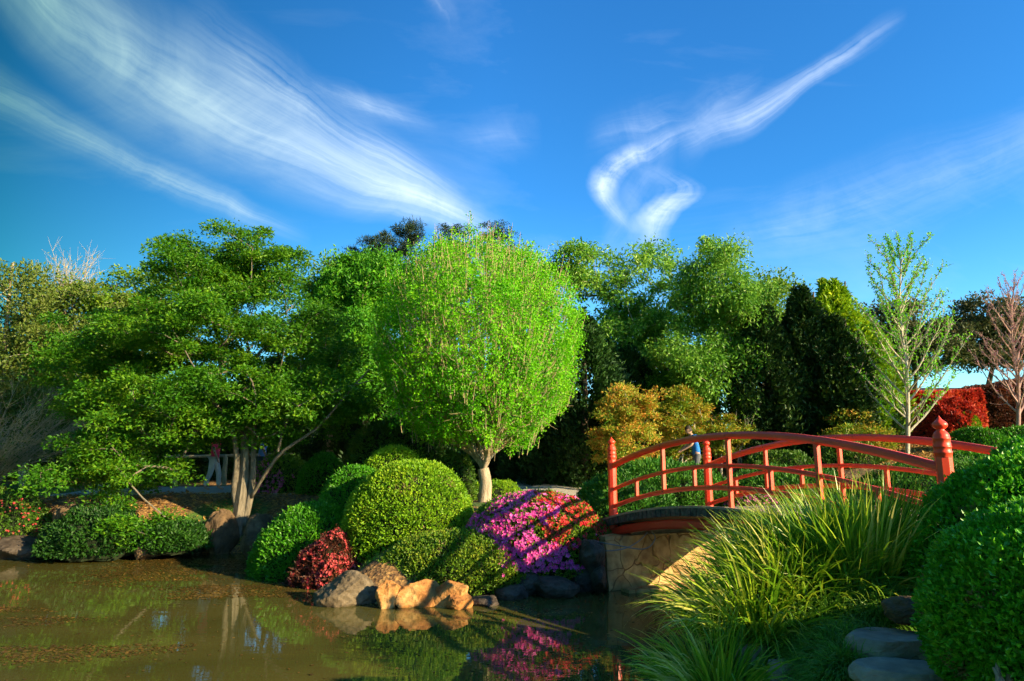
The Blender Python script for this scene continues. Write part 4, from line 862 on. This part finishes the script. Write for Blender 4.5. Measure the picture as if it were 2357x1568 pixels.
# young open limbed tree and bare tree: leader with rising limbs
def rising_tree(name, label, X, D, Yt, N, L0, r0, barkm, lm, lper, ls, f0=.18, tw=4, spreadk=1.0):
    b = base_at(X, D); t_ = P(X - 12, Yt, D); root = empty(name, b, label, 'tree'); hgt = t_[2] - b[2]
    lead = sp_([b, b + (t_ - b) * .35 + (.06, 0, 0), b + (t_ - b) * .7 + (-.08, .05, 0), t_], 24); mb = MB(); tube(mb, lead, np.linspace(r0, .008, 24), 10)
    mb.build('trunk', M[barkm], root, True); A = []; Bb = []; ra = []; rb = []; LP = []
    for i in range(N):
        f = f0 + (1 - f0) * (i / N) ** 1.1 * .93; k = int(f * 23); S0 = lead[k] + (lead[min(k + 1, 23)] - lead[k]) * (f * 23 - k); a = i * 2.4 + rs.uniform(-.3, .3)
        ln = L0 * hgt * (1 - f) ** .42 * rs.uniform(.8, 1.1); th = .80 * spreadk; d = unit(np.array((cos(a) * th, sin(a) * th, .85 + .5 * f))); n = 10; p_ = S0; r_ = r0 * .42 * (1 - f) ** .6 + .006
        for q_ in range(n):
            q = p_ + d * ln / n; w = q_ / n; A.append(p_); Bb.append(q); ra.append(r_ * (1 - w * .85)); rb.append(r_ * (1 - (w + .1) * .85))
            if q_ > 0:
                for z_ in range(tw):
                    if rs.rand() > .8: continue
                    dd = unit(d + rs.normal(size=3) * .42 + np.array((0, 0, .25))); l2 = ln * rs.uniform(.07, .24) * (1.1 - w * .5); m_ = q + dd * l2 * .5 + rs.normal(size=3) * .02; e = m_ + unit(dd + (0, 0, .3)) * l2 * .5
                    A += [q, m_]; Bb += [m_, e]; ra += [r_ * .32 + .002, .004]; rb += [.004, .0022]
                    for y_ in range(lper): LP.append(q + (e - q) * rs.uniform(.2, 1) + rs.normal(size=3) * .03)
            p_ = q; d = unit(d + rs.normal(size=3) * .06 + np.array((0, 0, .04)))
    mb = MB(); frusta(mb, A, Bb, np.array(ra), np.array(rb), 5); mb.build('branches', M[barkm], root)
    LP = np.array(LP); mb = MB(); s = rs.uniform(.6, 1.3, len(LP)) * ls; leafmesh(mb, LP, randdir(len(LP)), randdir(len(LP)), s, s * .7); mb.build('crown', M[lm], root)
rising_tree('young_tree', 'young tree with pale open limbs and sparse fresh leaves right of the conifers', 2088, 19.5, 575, 44, .46, .07, 'palebark', 'bright', 5, .07, f0=.13, spreadk=1.25)
rising_tree('bare_tree', 'bare pinkish twigged tree at the right edge', 2346, 21, 650, 40, .42, .075, 'pinktwig', 'pink', 1, .03)
tree('eucalyptus', 'brown green eucalyptus on the skyline at the right', trunk_to(2265, 46, 2290, 820, 6), .35, [vol(2190, 2340, 690, 790, 46, 3), vol(2200, 2420, 760, 860, 46, 3), vol(2300, 2440, 700, 800, 47, 3)], 110, 1.1, 240, .24, 'euc', 'darkbark', flat=.5, group=BG)
tree('eucalyptus', 'brown green eucalyptus behind the young tree', trunk_to(2110, 46, 2110, 840, 6), .3, [vol(2000, 2090, 695, 760, 46, 2.5), vol(2030, 2210, 735, 860, 46, 3)], 75, 1.1, 220, .24, 'euc', 'darkbark', flat=.5, group=BG)
hedgebox('red_hedge', 'scarlet hedge catching the sun beyond the young tree', 'hedge', 2095, 2262, 905, 29, 2, 'redleaf', 16000, .14, 900)
hedgebox('red_hedge', 'long dark hedge with a red sunlit top at the right', 'hedge', 2235, 2520, 898, 32, 2.5, 'darkred', 18000, .15, 850)
shrub('scarlet_shrub', 'round scarlet shrub behind the big bridge post finial', 'shrub', 2105, 2235, 918, 26, 2.2, 1.6, 'redleaf', 12000, .11, 2.2, .1, 3)
shrub('small_conifer', 'small yellow green conifer in front of the dark red hedge', 'conifer', 2196, 2252, 955, 25, 2.6, .6, 'goldcon', 3500, .10, 1.7, .15, 3)
shrub('mounded_hedge', 'low dark mounded hedge right of the big bridge post', 'hedge', 2180, 2300, 988, 19.5, 1.8, 1.2, 'hedge', 8000, .07, 2.3, .03, 3, group='dark mounded hedges behind the bridge')
shrub('mounded_hedge', 'dark mounded hedge at the right edge behind the bridge rail', 'hedge', 2262, 2450, 985, 20.5, 1.9, 1.4, 'hedge', 9000, .07, 2.3, .03, 3, group='dark mounded hedges behind the bridge')
shrub('mounded_hedge', 'nearer dark hedge below the far bridge handrail', 'hedge', 2150, 2420, 1035, 16.0, 1.2, 1.2, 'hedge', 12000, .06, 2.5, .03, 3, group='dark mounded hedges behind the bridge')
def litter(label, x0, x1, y0, y1, N):
    X = rs.uniform(x0, x1, N); Y = rs.uniform(y0, y1, N); mb = MB(); n = np.tile((0, 0, 1.), (N, 1)) + rs.normal(size=(N, 3)) * .4; s = rs.uniform(.05, .11, N)
    leafmesh(mb, np.stack((X, Y, height(X, Y) + .02), 1), randdir(N) * (1, 1, .3), n, s, s * .6); return tag(mb.build('leaf_litter', M['litter']), label, 'fallen leaves', kind='stuff')
M['litter'] = leafmat('dry_leaves', [(.12, .05, .015), (.34, .17, .04), (.60, .38, .10)], .1, .8, scale=1)
litter('orange brown fallen leaves under the young tree', 6, 17, 17.5, 27, 26000)
litter('dry leaves on the bank below the layered maple', -12, -3.5, 13.5, 19, 4500)
# roofs glimpsed beyond the hedge
M['roofm'] = surfmat('dark_roof', [(.02, .018, .018), (.04, .035, .035)], 4, .8, bump=.2)
a = P(2170, 888, 62); mb = MB(); box(mb, (a[0], 62, a[2] - 3.1), 15, 6, 4); V = [(a[0] - 8, 58.6, a[2] - 1.1), (a[0] + 8, 58.6, a[2] - 1.1), (a[0] + 6.5, 62, a[2] - .2), (a[0] - 6.5, 62, a[2] - .2), (a[0] + 8, 65.4, a[2] - 1.1), (a[0] - 8, 65.4, a[2] - 1.1)]
mb.add(V, [(0, 1, 2, 3), (3, 2, 4, 5)]); tag(mb.build('distant_house', M['roofm']), 'low dark roofed house far beyond the red hedge', 'house')
# kerb stones
mb = MB(); a = P(1278, 1098, 24.6); box(mb, (a[0], 24.6, hz(a[0], 24.6) + .05), 1.4, .4, .22, .04); tag(mb.build('kerb_stone', M['gravel']), 'long pale kerb stone at the back of the path', 'kerb')
# timber fence on left path
M['timber'] = surfmat('weathered_timber', [(.20, .17, .10), (.36, .31, .20)], 9, .85, bump=.4, stretch=(3, 3, .7))
FE = empty('rail_fence', (P(410, 1060, 21)[0], 21, 1.1), 'weathered timber rail fence along the far path behind the maple', 'fence')
mb = MB(); a = P(380, 1052, 21); b = P(672, 1046, 21); tube(mb, [a, b], .045, 8); mb.build('rail', M['timber'], FE)
for X in (408, 520, 640):
    mb = MB(); a = P(X, 1050, 21); tube(mb, [(a[0], 21, 1.0), (a[0], 21, a[2] + .05)], .075, 8); mb.build('post', M['timber'], FE)
mb = MB(); a = P(232, 1110, 19.2); tube(mb, [(a[0], 19.2, 1.0), (a[0], 19.2, a[2])], .07, 8); tag(mb.build('bollard', M['timber']), 'short timber bollard at the path edge behind the maple', 'bollard')
mb = MB(); a = P(250, 1128, 18.3); b = P(540, 1128, 18.3); box(mb, ((a[0] + b[0]) / 2, 18.3, 1.06), b[0] - a[0], .3, .22); tag(mb.build('path_edging', M['gravel']), 'pale stone edging of the far path behind the maple', 'edging')

# ------------------------------------------------------------------ people
def skin(name, verts, edges, rad, mat, parent, root_i=0, sub=2):
    me = bpy.data.meshes.new(name); me.from_pydata([tuple(v) for v in verts], edges, []); me.materials.append(mat)
    o = bpy.data.objects.new(name, me); COL.objects.link(o); o.parent = parent
    md = o.modifiers.new('skin', 'SKIN'); md.use_smooth_shade = True
    for i, r_ in enumerate(rad):
        sv = me.skin_vertices[0].data[i]; sv.radius = r_ if isinstance(r_, tuple) else (r_, r_); sv.use_root = (i == root_i)
    o.modifiers.new('sub', 'SUBSURF').levels = sub; o.modifiers['sub'].render_levels = sub
    return o
def person(loc, rz, label, shirt, trou, hair, pose='walk'):
    root = empty('person', loc, label, 'person'); root.rotation_euler = (0, 0, rz)   # faces +x
    sk = surfmat('skin_tone', [(.42, .24, .16), (.50, .30, .21)], 8, .55, bump=0)
    sm = surfmat('shirt_cloth', [shirt, tuple(min(1, c * 1.25) for c in shirt)], 9, .85, bump=.3); tm = surfmat('trouser_cloth', [trou, tuple(c * 1.3 for c in trou)], 9, .9, bump=.3)
    hm = surfmat('hair_brown', [hair, tuple(c * 1.5 for c in hair)], 30, .6, bump=.4); bm = surfmat('shoe_leather', [(.02, .018, .015), (.04, .035, .03)], 10, .6, bump=0)
    ln = .10 if pose == 'lean' else .02
    hip = (0, 0, .92); che = (ln * .8, 0, 1.28); nk = (ln * 1.3, 0, 1.46); hd = (ln * 1.8 + .03, 0, 1.58); 
    V = [hip, (0, 0, 1.08), che, nk, (ln * 1.5, 0, 1.52)]; E = [(0, 1), (1, 2), (2, 3), (3, 4)]; Rr = [(.10, .15), (.095, .135), (.105, .165), .05, .045]
    hands = []
    for sd in (-1, 1):
        n = len(V); sh = (ln * .9, sd * .17, 1.40)
        if pose == 'lean': el = (ln + .10, sd * .24, 1.16); wr = (ln + .32, sd * .15, 1.02)
        else: el = (.02 - sd * .05, sd * .24, 1.14); wr = (.10 - sd * .08, sd * .22, .90)
        V += [sh, el, wr]; E += [(2, n), (n, n + 1), (n + 1, n + 2)]; Rr += [.052, .04, .027]; hands.append((np.array(wr), np.array(el), sd, n + 2))
        n = len(V); st_ = .16 * sd if pose == 'walk' else .05 * sd
        kn = (st_ * .5 + .04, sd * .09, .50); an = (st_ - .02, sd * .09, .09); toe = (st_ + .13, sd * .1, .035)
        V += [(0, sd * .09, .86), kn, an, toe]; E += [(0, n), (n, n + 1), (n + 1, n + 2), (n + 2, n + 3)]; Rr += [.085, .055, .038, .033]
    for (w_, e_, sd, wi) in hands:
        d = unit(w_ - e_); palm = w_ + d * .06; V.append(tuple(palm)); E.append((wi, len(V) - 1)); Rr.append((.036, .018)); pi_ = len(V) - 1
        s_ = unit(np.cross(d, (0, 0, 1.)) + 1e-6)
        for k in range(4):
            a_ = palm + s_ * (k - 1.5) * .018 + d * .035; b_ = a_ + d * (.03 - .004 * abs(k - 1.5)) + np.array((0, 0, -.02)); n = len(V)
            V += [tuple(a_), tuple(b_)]; E += [(pi_, n), (n, n + 1)]; Rr += [.0095, .0075]
        n = len(V); V += [tuple(w_ + d * .03 + s_ * .04 * sd + np.array((0, 0, .01))), tuple(w_ + d * .06 + s_ * .05 * sd)]; E += [(wi, n), (n, n + 1)]; Rr += [.011, .009]
    body = skin('body', V, E, Rr, sk, root)
    # head as shaped sphere with brow, nose, chin, ears joined to one mesh
    mb = MB(); nu, nv = 28, 18; th = np.linspace(0, 2 * pi, nu, endpoint=False); ph = np.linspace(-pi / 2, pi / 2, nv); T_, H_ = np.meshgrid(th, ph)
    d = np.stack((np.cos(T_) * np.cos(H_), np.sin(T_) * np.cos(H_), np.sin(H_)), -1).reshape(-1, 3)
    q = d * np.array((.10, .078, .125)); fr = np.clip(d[:, 0], 0, 1)
    q[:, 0] += .022 * np.exp(-((d[:, 1] / .18) ** 2)) * np.exp(-((d[:, 2] + .15) / .2) ** 2) * (d[:, 0] > .5) + .01 * fr * (np.abs(d[:, 2] + .6) < .2) - .008 * np.exp(-(((np.abs(d[:, 1]) - .35) / .14) ** 2)) * np.exp(-((d[:, 2] - .08) / .12) ** 2) * (d[:, 0] > .4)
    q[:, 1] *= 1 - .25 * np.clip(-d[:, 2], 0, 1); q[:, 1] += np.sign(d[:, 1]) * .014 * (np.abs(d[:, 0]) < .18) * (np.abs(d[:, 2]) < .22) * (np.abs(d[:, 1]) > .9)
    i, j = np.meshgrid(np.arange(nu), np.arange(nv - 1)); i = i.ravel(); j = j.ravel(); QQ = np.stack((j * nu + i, j * nu + (i + 1) % nu, (j + 1) * nu + (i + 1) % nu, (j + 1) * nu + i), 1)
    tl = .35 if pose == 'lean' else .05; ct, st2 = cos(tl), sin(tl)
    def hdx(q): return np.stack((q[:, 0] * ct + q[:, 2] * st2 + hd[0], q[:, 1], -q[:, 0] * st2 + q[:, 2] * ct + hd[2] + .02), 1)
    mb.add(hdx(q), QQ); 
    o = mb.build('head', sk, None, True); o.parent = root
    mb = MB(); h2 = d * np.array((.112, .09, .137)) * (1 + .05 * fbm(d * 5, 2))[:, None]; kf = (d[QQ].mean(1)[:, 2] > .25) | ((d[QQ].mean(1)[:, 0] < -.05) & (d[QQ].mean(1)[:, 2] > -.45))
    mb.add(hdx(h2 - np.array((.004, 0, 0))), QQ[kf]); o = mb.build('hair', hm, None, True); o.parent = root
    for sd in (-1, 1):
        mb = MB(); mb.add(hdx(d * .011 + np.array((.083, sd * .032, .012))), QQ); o = mb.build('eye', bm, None, True); o.parent = root
    # shirt
    V = [(0, 0, .80), (0, 0, 1.0), che, (ln * 1.25, 0, 1.43)]; E = [(0, 1), (1, 2), (2, 3)]; Rr = [(.125, .178), (.118, .16), (.125, .185), (.062, .075)]
    for (w_, e_, sd, wi) in hands:
        n = len(V); sh = np.array((ln * .9, sd * .175, 1.395)); V += [tuple(sh), tuple(sh + (e_ - sh) * .75)]; E += [(2, n), (n, n + 1)]; Rr += [.07, .062]
    skin('shirt', V, E, Rr, sm, root)
    V = [(0, 0, .98)]; E = []; Rr = [(.118, .162)]
    for sd in (-1, 1):
        n = len(V); st_ = .16 * sd if pose == 'walk' else .05 * sd
        V += [(0, sd * .09, .84), (st_ * .5 + .04, sd * .09, .50), (st_ - .02, sd * .09, .12)]; E += [(0, n), (n, n + 1), (n + 1, n + 2)]; Rr += [.105, .078, .065]
    skin('trousers', V, E, Rr, tm, root)
    return root
pl = P(1606, 1100, 20.); man = person((pl[0], 20., hz(pl[0], 20.) + .05), R(182), 'man in blue shirt and grey trousers leaning on mower handles behind the bridge', (.02, .16, .50), (.10, .105, .12), (.02, .013, .01), 'lean')
p2 = P(490, 1100, 19.6); person((p2[0], 19.6, hz(p2[0], 19.6) + .03), R(0), 'walker in a pink top on the far path half hidden by the maple', (.75, .05, .10), (.5, .5, .5), (.05, .03, .02))
p3 = P(600, 1100, 19.8); person((p3[0], 19.8, hz(p3[0], 19.8) + .03), R(10), 'walker in a pale blue shirt on the far path beside the maple stems', (.12, .25, .62), (.08, .09, .12), (.03, .02, .015))
# mower being pushed
M['blackp'] = surfmat('black_plastic', [(.012, .012, .013), (.03, .03, .032)], 8, .5, bump=0); M['steel'] = surfmat('steel_tube', [(.35, .36, .38), (.5, .5, .52)], 8, .3, bump=0, metal=1)
mz = hz(pl[0] - .8, 20) + .03; MW = empty('mower', (pl[0] - .95, 20., mz), 'black push mower with long steel handles in front of the man', 'mower')
mb = MB(); bx_ = np.array((pl[0] - .95, 20., mz + .24))
V = np.array([(x, y, z) for z, s_ in ((-.13, 1), (.02, 1), (.12, .75)) for (x, y) in ((-.3 * s_, -.22 * s_), (.3 * s_, -.22 * s_), (.3 * s_, .22 * s_), (-.3 * s_, .22 * s_))]) if False else None
tube(mb, [bx_ + (0, 0, -.12), bx_ + (0, 0, -.1), bx_ + (0, 0, .0), bx_ + (0, 0, .05), bx_ + (0, 0, .09)], [.28, .30, .30, .24, .14], 14); tube(mb, [bx_ + (0, 0, .08), bx_ + (0, 0, .2), bx_ + (0, 0, .23)], [.14, .13, .09], 12)
mb.build('housing', M['blackp'], MW, True)
for (dx, dy) in ((-.24, -.24), (.24, -.24), (-.24, .24), (.24, .24)):
    mb = MB(); c_ = bx_ + (dx, dy, -.14); tube(mb, [c_ + (0, -.03, 0), c_ + (0, .03, 0)], .10, 16); mb.build('wheel', M['blackp'], MW)
for sy in (-.15, .15):
    mb = MB(); tube(mb, [bx_ + (.15, sy, 0), np.array((pl[0] - .42, 20 + sy, mz + 1.04))], .014, 8); mb.build('handle_tube', M['steel'], MW)
mb = MB(); tube(mb, [np.array((pl[0] - .43, 19.83, mz + 1.03)), np.array((pl[0] - .43, 20.17, mz + 1.03))], .018, 8); mb.build('grip', M['blackp'], MW)

# ------------------------------------------------------------------ tall hedge row out of frame that shades the foreground
for y0, lab in ((-5.2, 'evergreen screen tree outside the view farthest behind the camera'), (-2.6, 'middle evergreen screen tree outside the view'), (0., 'evergreen screen tree outside the view nearest the bridge')):
    root = empty('screen_tree', (11.5, y0, 1), lab, 'tree', 'screen trees shading the foreground bank')
    mb = MB(); C = []
    for y in np.arange(y0 - 1.3, y0 + 1.3, .45):
        for z in np.arange(.6, 3.1, .35): C.append((11.5 + rs.uniform(-.8, .8), y + rs.uniform(-.2, .2), z + rs.uniform(-.2, .2)))
    C = np.array(C); n = 9000; ci = rs.randint(0, len(C), n); off = randdir(n) * (rs.rand(n) ** .5)[:, None] * .55
    leafmesh(mb, C[ci] + off, randdir(n), randdir(n), rs.uniform(.15, .25, n), rs.uniform(.1, .18, n)); mb.build('crown', M['dark'], root)
    mb = MB(); tube(mb, [(11.5, y0, .9), (11.5, y0, 3.0)], [.15, .05], 8); mb.build('trunk', M['darkbark'], root)

# ------------------------------------------------------------------ world and sun
SEL = 18.5; to_sun = unit(np.array((.86, -.51, 0))) * cos(R(SEL)); to_sun = np.array((to_sun[0], to_sun[1], sin(R(SEL))))
sun = bpy.data.lights.new('sun', 'SUN'); sun.energy = 5.0; sun.angle = R(.5); sun.color = (1, .80, .46)
so = bpy.data.objects.new('sun', sun); COL.objects.link(so); so.rotation_euler = Vector(to_sun).to_track_quat('Z', 'Y').to_euler()
W = bpy.data.worlds.new('World'); SC.world = W; W.use_nodes = True; nt = W.node_tree; nt.nodes.clear(); L = nt.links.new
def MA(op, a, b=None, c=None, clamp=False):
    n = nt.nodes.new('ShaderNodeMath'); n.operation = op; n.use_clamp = clamp
    for i, v in enumerate((a, b, c)):
        if v is None: continue
        if isinstance(v, (int, float)): n.inputs[i].default_value = v
        else: L(v, n.inputs[i])
    return n.outputs[0]
sky = nt.nodes.new('ShaderNodeTexSky'); sky.sky_type = 'NISHITA'; sky.sun_disc = False; sky.sun_elevation = R(SEL)
sky.sun_rotation = math.atan2(to_sun[0], to_sun[1]); sky.air_density = 1.0; sky.dust_density = .3; sky.ozone_density = 2.0; sky.altitude = 300
hs = nt.nodes.new('ShaderNodeHueSaturation'); hs.inputs['Saturation'].default_value = 1.25; L(sky.outputs[0], hs.inputs['Color'])
tc = nt.nodes.new('ShaderNodeTexCoord'); sx = nt.nodes.new('ShaderNodeSeparateXYZ'); L(tc.outputs['Generated'], sx.inputs[0]); x_, y_, z_ = sx.outputs
dep = MA('MAXIMUM', MA('ADD', MA('MULTIPLY', y_, cp), MA('MULTIPLY', z_, sp)), .05)
upc = MA('SUBTRACT', MA('MULTIPLY', z_, cp), MA('MULTIPLY', y_, sp))
UX = MA('MULTIPLY_ADD', MA('DIVIDE', x_, dep), F / 2357, .5)          # 0..1 across the northern sky
UY = MA('MULTIPLY_ADD', MA('DIVIDE', upc, dep), -F / 1568, .5)        # 0 high .. 1 low
def curve(inp, pts):
    n = nt.nodes.new('ShaderNodeFloatCurve'); c = n.mapping.curves[0]; n.mapping.use_clip = False
    while len(c.points) < len(pts): c.points.new(.5, .5)
    for p_, (a, b) in zip(c.points, sorted(pts)): p_.location = (a, b)
    n.mapping.update(); L(inp, n.inputs['Value']); return n.outputs[0]
def noise(vec, scale, detail=6, dist=0., rough=.6):
    n = nt.nodes.new('ShaderNodeTexNoise'); n.inputs['Scale'].default_value = scale; n.inputs['Detail'].default_value = detail; n.inputs['Distortion'].default_value = dist; n.inputs['Roughness'].default_value = rough
    L(vec, n.inputs['Vector']); return n.outputs['Fac']
def comb(a, b, c=0.):
    n = nt.nodes.new('ShaderNodeCombineXYZ')
    for i, v in enumerate((a, b, c)):
        if isinstance(v, (int, float)): n.inputs[i].default_value = v
        else: L(v, n.inputs[i])
    return n.outputs[0]
WX, WY = 2357., 1568.
uvw = comb(UX, MA('MULTIPLY', UY, .665))
wob = MA('ADD', MA('MULTIPLY', MA('SUBTRACT', noise(uvw, 3.0, 2), .5), .05), MA('MULTIPLY', MA('SUBTRACT', noise(uvw, 9., 5, 1.0, .55), .5), .036))
def stroke(pts, axis_, amt, fl=3., fw=3., seed=0., soft=1.2, rag=.6, iso=.62, isc=8.):
    """pts: (X, Y, halfwidth); axis_ 0: centre Y as a function of X, 1: centre X as a function of Y"""
    if axis_ == 0: t, o_, T_, O_ = UX, UY, WX, WY; cs = [(a / WX, b / WY) for a, b, w in pts]; ws = [(a / WX, w / WY) for a, b, w in pts]
    else: t, o_, T_, O_ = UY, UX, WY, WX; cs = [(b / WY, a / WX) for a, b, w in pts]; ws = [(b / WY, w / WX) for a, b, w in pts]
    t0, t1 = min(a for a, b in cs), max(a for a, b in cs)
    cs = [(a, (b + .5) / 2) for a, b in cs]; ws = [(a, b * 2) for a, b in ws]
    cen = MA('SUBTRACT', MA('MULTIPLY', curve(t, cs), 2), .5); wd = MA('MAXIMUM', MA('MULTIPLY', curve(t, ws), .5), .001)
    r_ = MA('DIVIDE', MA('ADD', MA('SUBTRACT', o_, cen), wob), wd)
    fib = MA('MULTIPLY_ADD', noise(uvw, isc + seed * .3, 9, 1.0, .64), iso, MA('MULTIPLY', noise(comb(MA('MULTIPLY', t, fl), MA('MULTIPLY', r_, fw * .5), seed), 1.6, 8, .5, .62), 1 - iso + .02))
    env = MA('SUBTRACT', 1, MA('ABSOLUTE', MA('MULTIPLY', r_, .62)), clamp=True); env = MA('POWER', env, soft * 1.5)
    e0 = MA('MULTIPLY', MA('SUBTRACT', t, t0), 14, clamp=True) if t0 > .01 else 1.
    e1 = MA('MULTIPLY', MA('SUBTRACT', t1, t), 14, clamp=True) if t1 < .99 else 1.
    dn = MA('MULTIPLY', env, MA('MULTIPLY_ADD', MA('SUBTRACT', fib, .5), rag * 4.5, 1 - rag * .45, clamp=True))
    return MA('MULTIPLY', MA('MULTIPLY', MA('MULTIPLY', dn, amt), e0), e1)
S = [stroke([(-50, -190, 120), (100, -20, 130), (250, 90, 130), (420, 200, 120), (620, 310, 95), (800, 395, 75), (950, 455, 55), (1080, 500, 40), (1190, 540, 30)], 0, .78, 3, 4, 1., .9, .62, .62, 6.),
     stroke([(400, 60, 90), (620, 190, 80), (800, 310, 60), (950, 400, 45), (1090, 480, 30)], 0, .40, 3, 6, 5., 1.0, .8, .45),
     stroke([(-40, 195, 60), (150, 290, 45), (350, 390, 34), (520, 465, 30), (720, 560, 24)], 0, .45, 3, 4, 2., 1., .7, .55),
     stroke([(680, 110, 30), (700, 165, 24), (760, 200, 24), (880, 250, 28), (1010, 290, 22)], 0, .42, 6, 2.6, 3., 1.3, .9),
     stroke([(1440, 540, 14), (1405, 495, 22), (1382, 440, 26), (1405, 395, 34), (1460, 360, 44), (1540, 320, 44), (1620, 285, 40), (1680, 255, 30)], 1, .66, 6, 2.4, 4., .8, 1.0, .8, 9.),
     stroke([(1480, 590, 34), (1478, 545, 34), (1495, 500, 38), (1535, 465, 36), (1560, 435, 34), (1535, 408, 34), (1480, 375, 26)], 1, .80, 6, 2.4, 6., .7, 1.0, .8, 9.),
     stroke([(1560, 345, 30), (1640, 300, 34), (1720, 262, 38), (1800, 212, 30), (1880, 162, 22), (1960, 112, 24), (2030, 66, 26), (2090, 38, 20)], 0, .42, 3, 5, 12., .9, .8, .45),
     stroke([(1540, 330, 60), (1600, 290, 70), (1660, 235, 50), (1720, 195, 30), (1760, 165, 24)], 0, .34, 6, 2.4, 13., 1.2, 1.1),
     stroke([(1340, 330, 40), (1420, 305, 50), (1520, 290, 60), (1620, 260, 50)], 0, .26, 5, 3, 7., 1.2, 1.1),
     stroke([(1380, 560, 60), (1440, 470, 110), (1490, 400, 90), (1560, 330, 60)], 0, .42, 4, 2, 14., .9, 1.0),
     stroke([(1640, 560, 60), (1850, 500, 80), (2050, 450, 90), (2250, 380, 80), (2400, 310, 70)], 0, .12, 3, 5, 8., .8, 1.0, .6),
     stroke([(1800, 700, 30), (1840, 660, 30), (1870, 640, 16)], 0, .3, 5, 2, 9., 1.2, .7),
     stroke([(1020, 0, 30), (1040, 40, 26), (1060, 80, 20)], 1, .2, 5, 2, 10., 1.2, .9),
     stroke([(1040, 330, 60), (1120, 320, 50), (1250, 315, 40)], 0, .25, 5, 3, 11., 1.2, .9)]
dens = S[0]
for s_ in S[1:]: dens = MA('SUBTRACT', 1, MA('MULTIPLY', MA('SUBTRACT', 1, dens), MA('SUBTRACT', 1, s_)))
vl = noise(comb(MA('MULTIPLY', UX, 2.0), MA('MULTIPLY', UY, 4.0), 3.), 1.5, 7, .6); dens = MA('ADD', dens, MA('MULTIPLY', MA('SUBTRACT', vl, .5, clamp=True), .35), clamp=True)
# sky and cloud tint: darker and greener towards the left side
def mixc(f, a, b, bt='MIX'):
    n = nt.nodes.new('ShaderNodeMix'); n.data_type = 'RGBA'; n.blend_type = bt
    for i, v in ((0, f), (6, a), (7, b)):
        if isinstance(v, (int, float)): n.inputs[i].default_value = v
        elif isinstance(v, tuple): n.inputs[i].default_value = (*v, 1)
        else: L(v, n.inputs[i])
    return n.outputs[2]
lft = MA('MULTIPLY_ADD', UX, -2.1, 1.0, clamp=True)
tint = mixc(lft, (.46, 1.04, 1.36), (.07, .36, .38))
low = MA('POWER', MA('SUBTRACT', 1, MA('MULTIPLY', z_, 2.6), clamp=True), 1.3)
skyc = mixc(1., mixc(1., hs.outputs[0], tint, 'MULTIPLY'), mixc(low, (1., 1., 1.), (2.5, 1.62, 1.15)), 'MULTIPLY')
ccol = mixc(lft, (6.2, 6.9, 7.6), (1.5, 3.0, 2.6))
col = mixc(dens, skyc, ccol)
bg = nt.nodes.new('ShaderNodeBackground'); bg.inputs['Strength'].default_value = .085; L(col, bg.inputs['Color'])
wo = nt.nodes.new('ShaderNodeOutputWorld'); L(bg.outputs[0], wo.inputs[0])
SC.view_settings.view_transform = 'Standard'; SC.view_settings.look = 'None'; SC.view_settings.exposure = 1.42; SC.view_settings.gamma = 1
SC.cycles.max_bounces = 4; SC.cycles.diffuse_bounces = 2; SC.cycles.transmission_bounces = 3; SC.cycles.glossy_bounces = 2
SC.cycles.use_denoising = True; SC.cycles.adaptive_threshold = .03
